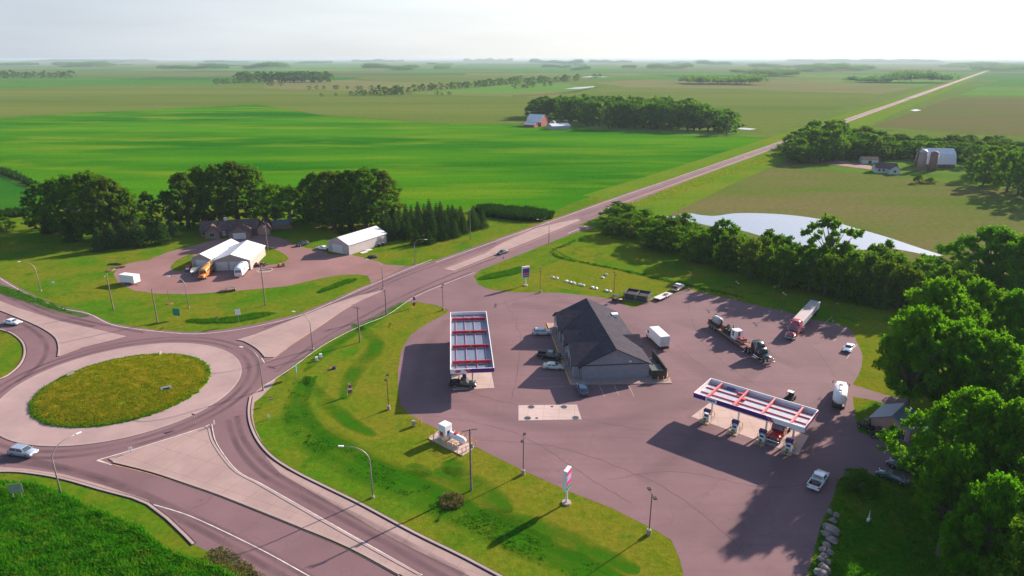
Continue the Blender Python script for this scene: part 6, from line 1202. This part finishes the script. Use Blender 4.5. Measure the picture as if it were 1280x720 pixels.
m = MB(); m.loft([ring(-5.3, 1.22, .55, 3.1, .25, .05), ring(3.9, 1.25, .55, 3.15, .3, .05), ring(4.9, 1.2, .55, 2.8, .35, .08), ring(5.1, 1.1, .55, 1.6, .2, .05)]); m.build('body', WHITE, t, True); m = MB(); m.poly([(-.95, 4.96, 2.45), (.95, 4.96, 2.45), (1.0, 5.13, 1.6), (-1.0, 5.13, 1.6)]); m.build('windscreen', GLASS, t)
for s in (-1, 1): [MB().box((s * 1.23, y, 2.1), (.06, 1.1, .6)).build('window', GLASS, t) for y in (-3.6, -.8, 2.0)]; m = MB(); m.bx(s * 1.24 - .02, s * 1.24 + .03, -5.2, 4.4, 1.3, 1.5); m.build('stripe', PURP, t); wheel(t, s * 1.05, 3.2, .45, .3); wheel(t, s * 1.05, -3.0, .45, .4)
MB().bx(-.4, .4, -1.5, -.6, 3.12, 3.4).build('roof_air_unit', TRIM, t, bevel=.05); MB().bx(-1.15, 1.15, 5.05, 5.2, .4, .75).build('bumper', CHROME, t)
# box trailer, boat on trailer, flat trailer
p, rz = place((174, 355.5), (153, 353)); t = thing('cargo_trailer', 'white enclosed cargo trailer at the west end of the gravel yard', 'trailer', p, rz); MB().bx(-1.2, 1.2, -2.9, 2.7, .6, 2.9).build('box', WHITE, t, bevel=.05); m = MB(); m.tube([(-.8, 2.7, .55), (0, 4.6, .55), (.8, 2.7, .55)], .06); m.build('tongue', STEEL, t); [wheel(t, s * 1.1, y, .35) for s in (-1, 1) for y in (-.6, .3)]; MB().bx(-1.05, 1.05, -2.95, -2.9, .7, 2.7).build('rear_door', DOORW, t)
p, rz = place((239, 348), (248, 336)); t = thing('boat_trailer', 'white open boat on a trailer left of the school bus', 'boat', p, rz); m = MB(); m.loft([[(-w_, y, 1.35), (-w_ * .7, y, z0), (w_ * .7, y, z0), (w_, y, 1.35)] for y, w_, z0 in ((-3.2, .95, .65), (0, 1.05, .6), (2.2, .75, .75), (3.4, .08, 1.2))]); m.build('hull', WHITE, t); MB().bx(-.75, .75, -2.9, 1.2, 1.36, 1.42).build('deck_cover', GRN if False else pm('olive_cover', (.20, .20, .13), .8), t); m = MB(); m.bx(-.5, -.4, -2.8, 4.0, .4, .55).bx(.4, .5, -2.8, 4.0, .4, .55); m.build('frame', STEEL, t); [wheel(t, s * 1.0, -.8, .33) for s in (-1, 1)]
p, rz = place((232, 342), (240, 334)); t = thing('tow_dolly', 'red and white machine on a low dolly farthest left beside the bus', 'machine', p, rz); MB().bx(-.8, .8, -2.0, 1.8, .45, .6).build('deck', RUST, t); MB().bx(-.6, .6, -1.2, .8, .6, 1.5).build('machine_body', REDB, t, bevel=.1); MB().bx(-.5, .5, .8, 1.4, .6, 1.1).build('hood', WHITE, t, bevel=.08); [wheel(t, s * .85, 0, .3) for s in (-1, 1)]
p, rz = place((294, 362.5), (284, 363.5)); t = thing('picnic_table', 'grey picnic table on the lawn below the motorhome', 'table', p, rz); MB().bx(-.5, .5, -1.4, 1.4, .75, .82).build('tabletop', WOOD, t); [MB().bx(s * .9 - .15, s * .9 + .15, -1.4, 1.4, .42, .48).build('bench', WOOD, t) for s in (-1, 1)]; [MB().bx(-.9, .9, y - .05, y + .05, 0, .75).build('leg_frame', WOOD, t) for y in (-1, 1)]; t.scale = (1.4, 1.2, 1.3)
sheet('machinery_slab', circle(at(331, 338).to_2d(), 2.6, 16), .045, CONC)
def garden_tractor(label, px, rz, col):
    p = at(*px); t = thing('garden_tractor', label, 'tractor', (p.x, p.y, .05), rz, 'garden machines by the larger shed'); MB().loft([ring(.1, .35, .5, 1.0, .1), ring(1.3, .32, .5, .95, .1)]).build('hood', col, t, True); MB().bx(-.3, .3, -.9, -.2, .7, .85).build('seat', BLACK, t, bevel=.05); MB().bx(-.6, .6, -1.1, .2, .4, .62).build('body', col, t, bevel=.06); [wheel(t, s * .6, -.7, .42, .28) for s in (-1, 1)]; [wheel(t, s * .5, 1.0, .26, .2) for s in (-1, 1)]; m = MB(); m.cyl((0, .0, 1.0), (0, -.2, 1.3), .03).cyl((0, -.2, 1.3), (0, -.22, 1.33), .2, n=12); m.build('steering_wheel', BLACK, t)
garden_tractor('dark garden tractor at the corner of the larger shed', (321, 333), .4, DARK); garden_tractor('rust brown garden tractor right of the dark one', (330, 332), 1.4, RUST); garden_tractor('orange garden tractor farthest right of the garden machines', (352, 333), 1.9, paint('orange_paint', (.75, .22, .02)))
t = thing('implement_rack', 'pale implement frame lying on the slab by the larger shed', 'machine', at(334, 337).to_3d(), .3); m = MB(); [m.bx(-1.6 + i * .5, -1.4 + i * .5, -.8, .8, .2, .4) for i in range(7)]; m.build('tines', TRIM, t); MB().bx(-1.8, 1.8, -.1, .1, .4, .6).build('bar', RUST, t)
for i, (x, y, lab) in enumerate(((144, 331, 'dark scrap pile farthest back on the grass beside the gravel yard'), (149, 335, 'dark scrap pile in the middle of the grass beside the gravel yard'), (140, 338, 'dark scrap pile nearest the road beside the gravel yard'))):
    p = at(x, y); t = thing('scrap_pile', lab, 'scrap pile', (p.x, p.y, .03), i * .7, 'scrap piles beside the gravel yard'); rr = random.Random(i); m = MB(); [m.box((rr.uniform(-1.4, 1.4), rr.uniform(-.6, .6), rr.uniform(.1, .4)), (rr.uniform(1.2, 2.6), .18, .15), rr.uniform(-.5, .5)) for _ in range(14)]; m.build('boards', RUST if i else DARK, t); MB().box((0, 0, .15), (2.6, 1.2, .3), .1, 0, .7).build('heap', DARK, t)
for x, y, lab in ((455, 316, 'stack of white pallets beside the lone steel shed, nearer one'), (461, 313, 'stack of white pallets beside the lone steel shed, farther one')):
    p = at(x, y); t = thing('pallet_stack', lab, 'pallets', (p.x, p.y, .03), .9, 'pallet stacks by the lone shed'); m = MB(); [m.bx(-1.3, 1.3, -.6 + j * .3, -.4 + j * .3, k * .16, k * .16 + .05) for j in range(5) for k in range(2)]; m.build('boards', WHITE, t); m = MB(); [m.bx(-1.2 + j * 1.1, -1.1 + j * 1.1, -.6, .75, .055, .15) for j in range(3)]; m.build('stringer', WHITE, t)
p = at(466, 322); t = thing('tarped_pile', 'black tarp covered pile at the edge of the farm drive', 'pile', (p.x, p.y, .03)); MB().ball((0, 0, .1), (2.0, 1.2, .8), 7).build('tarp', BLACK, t, True); m = MB(); [m.cyl((x, -.9, 0), (x, -.9, .6), .35, n=12) for x in (-.6, .5)]; m.build('tyre', BLACK, t)
for i, (x, y) in enumerate(((474, 308.5), (479, 307))): p = at(x, y); t = thing('round_drum', 'black drum against the long wall of the lone steel shed, %s one' % ('left', 'right')[i], 'drum', (p.x, p.y, .03), 0, 'drums by the lone shed'); MB().cyl((0, 0, 0), (0, 0, 1.1), .55, n=14).build('shell', BLACK, t); MB().cyl((0, 0, 1.1), (0, 0, 1.15), .5, n=14).build('lid', STEEL, t)
p = at(1085, 652); t = thing('garden_stake', 'short white leaning stake on the shaded garden lawn', 'stake', (p.x, p.y, .03), .6); MB().tube([(0, 0, 0), (.5, .2, 1.6)], [.1, .03]).build('stake', WHITE, t); MB().bx(-.25, .25, -.15, .15, 0, .5).build('foot', WHITE, t)
# skid mounted things beside the bin enclosure
t = buggy('small dark buggy parked left of the bin enclosure', (771, 377), .9, pm('dark_red_body', (.12, .03, .03), .6), DARK)
# ================================================================ HAZE
hz = MB().bx(-34000, 34000, -700, 34000, -1.0, 66.5).build('haze', [])
hm = bpy.data.materials.new('haze'); hm.use_nodes = True; t = hm.node_tree; t.nodes.clear()
pv = t.nodes.new('ShaderNodeVolumePrincipled'); pv.inputs['Color'].default_value = (.50, .60, .72, 1); pv.inputs['Density'].default_value = 7e-5; pv.inputs['Anisotropy'].default_value = .15
oo = t.nodes.new('ShaderNodeOutputMaterial'); t.links.new(pv.outputs[0], oo.inputs['Volume'])
hz.data.materials.append(hm); tag(hz, kind='stuff')
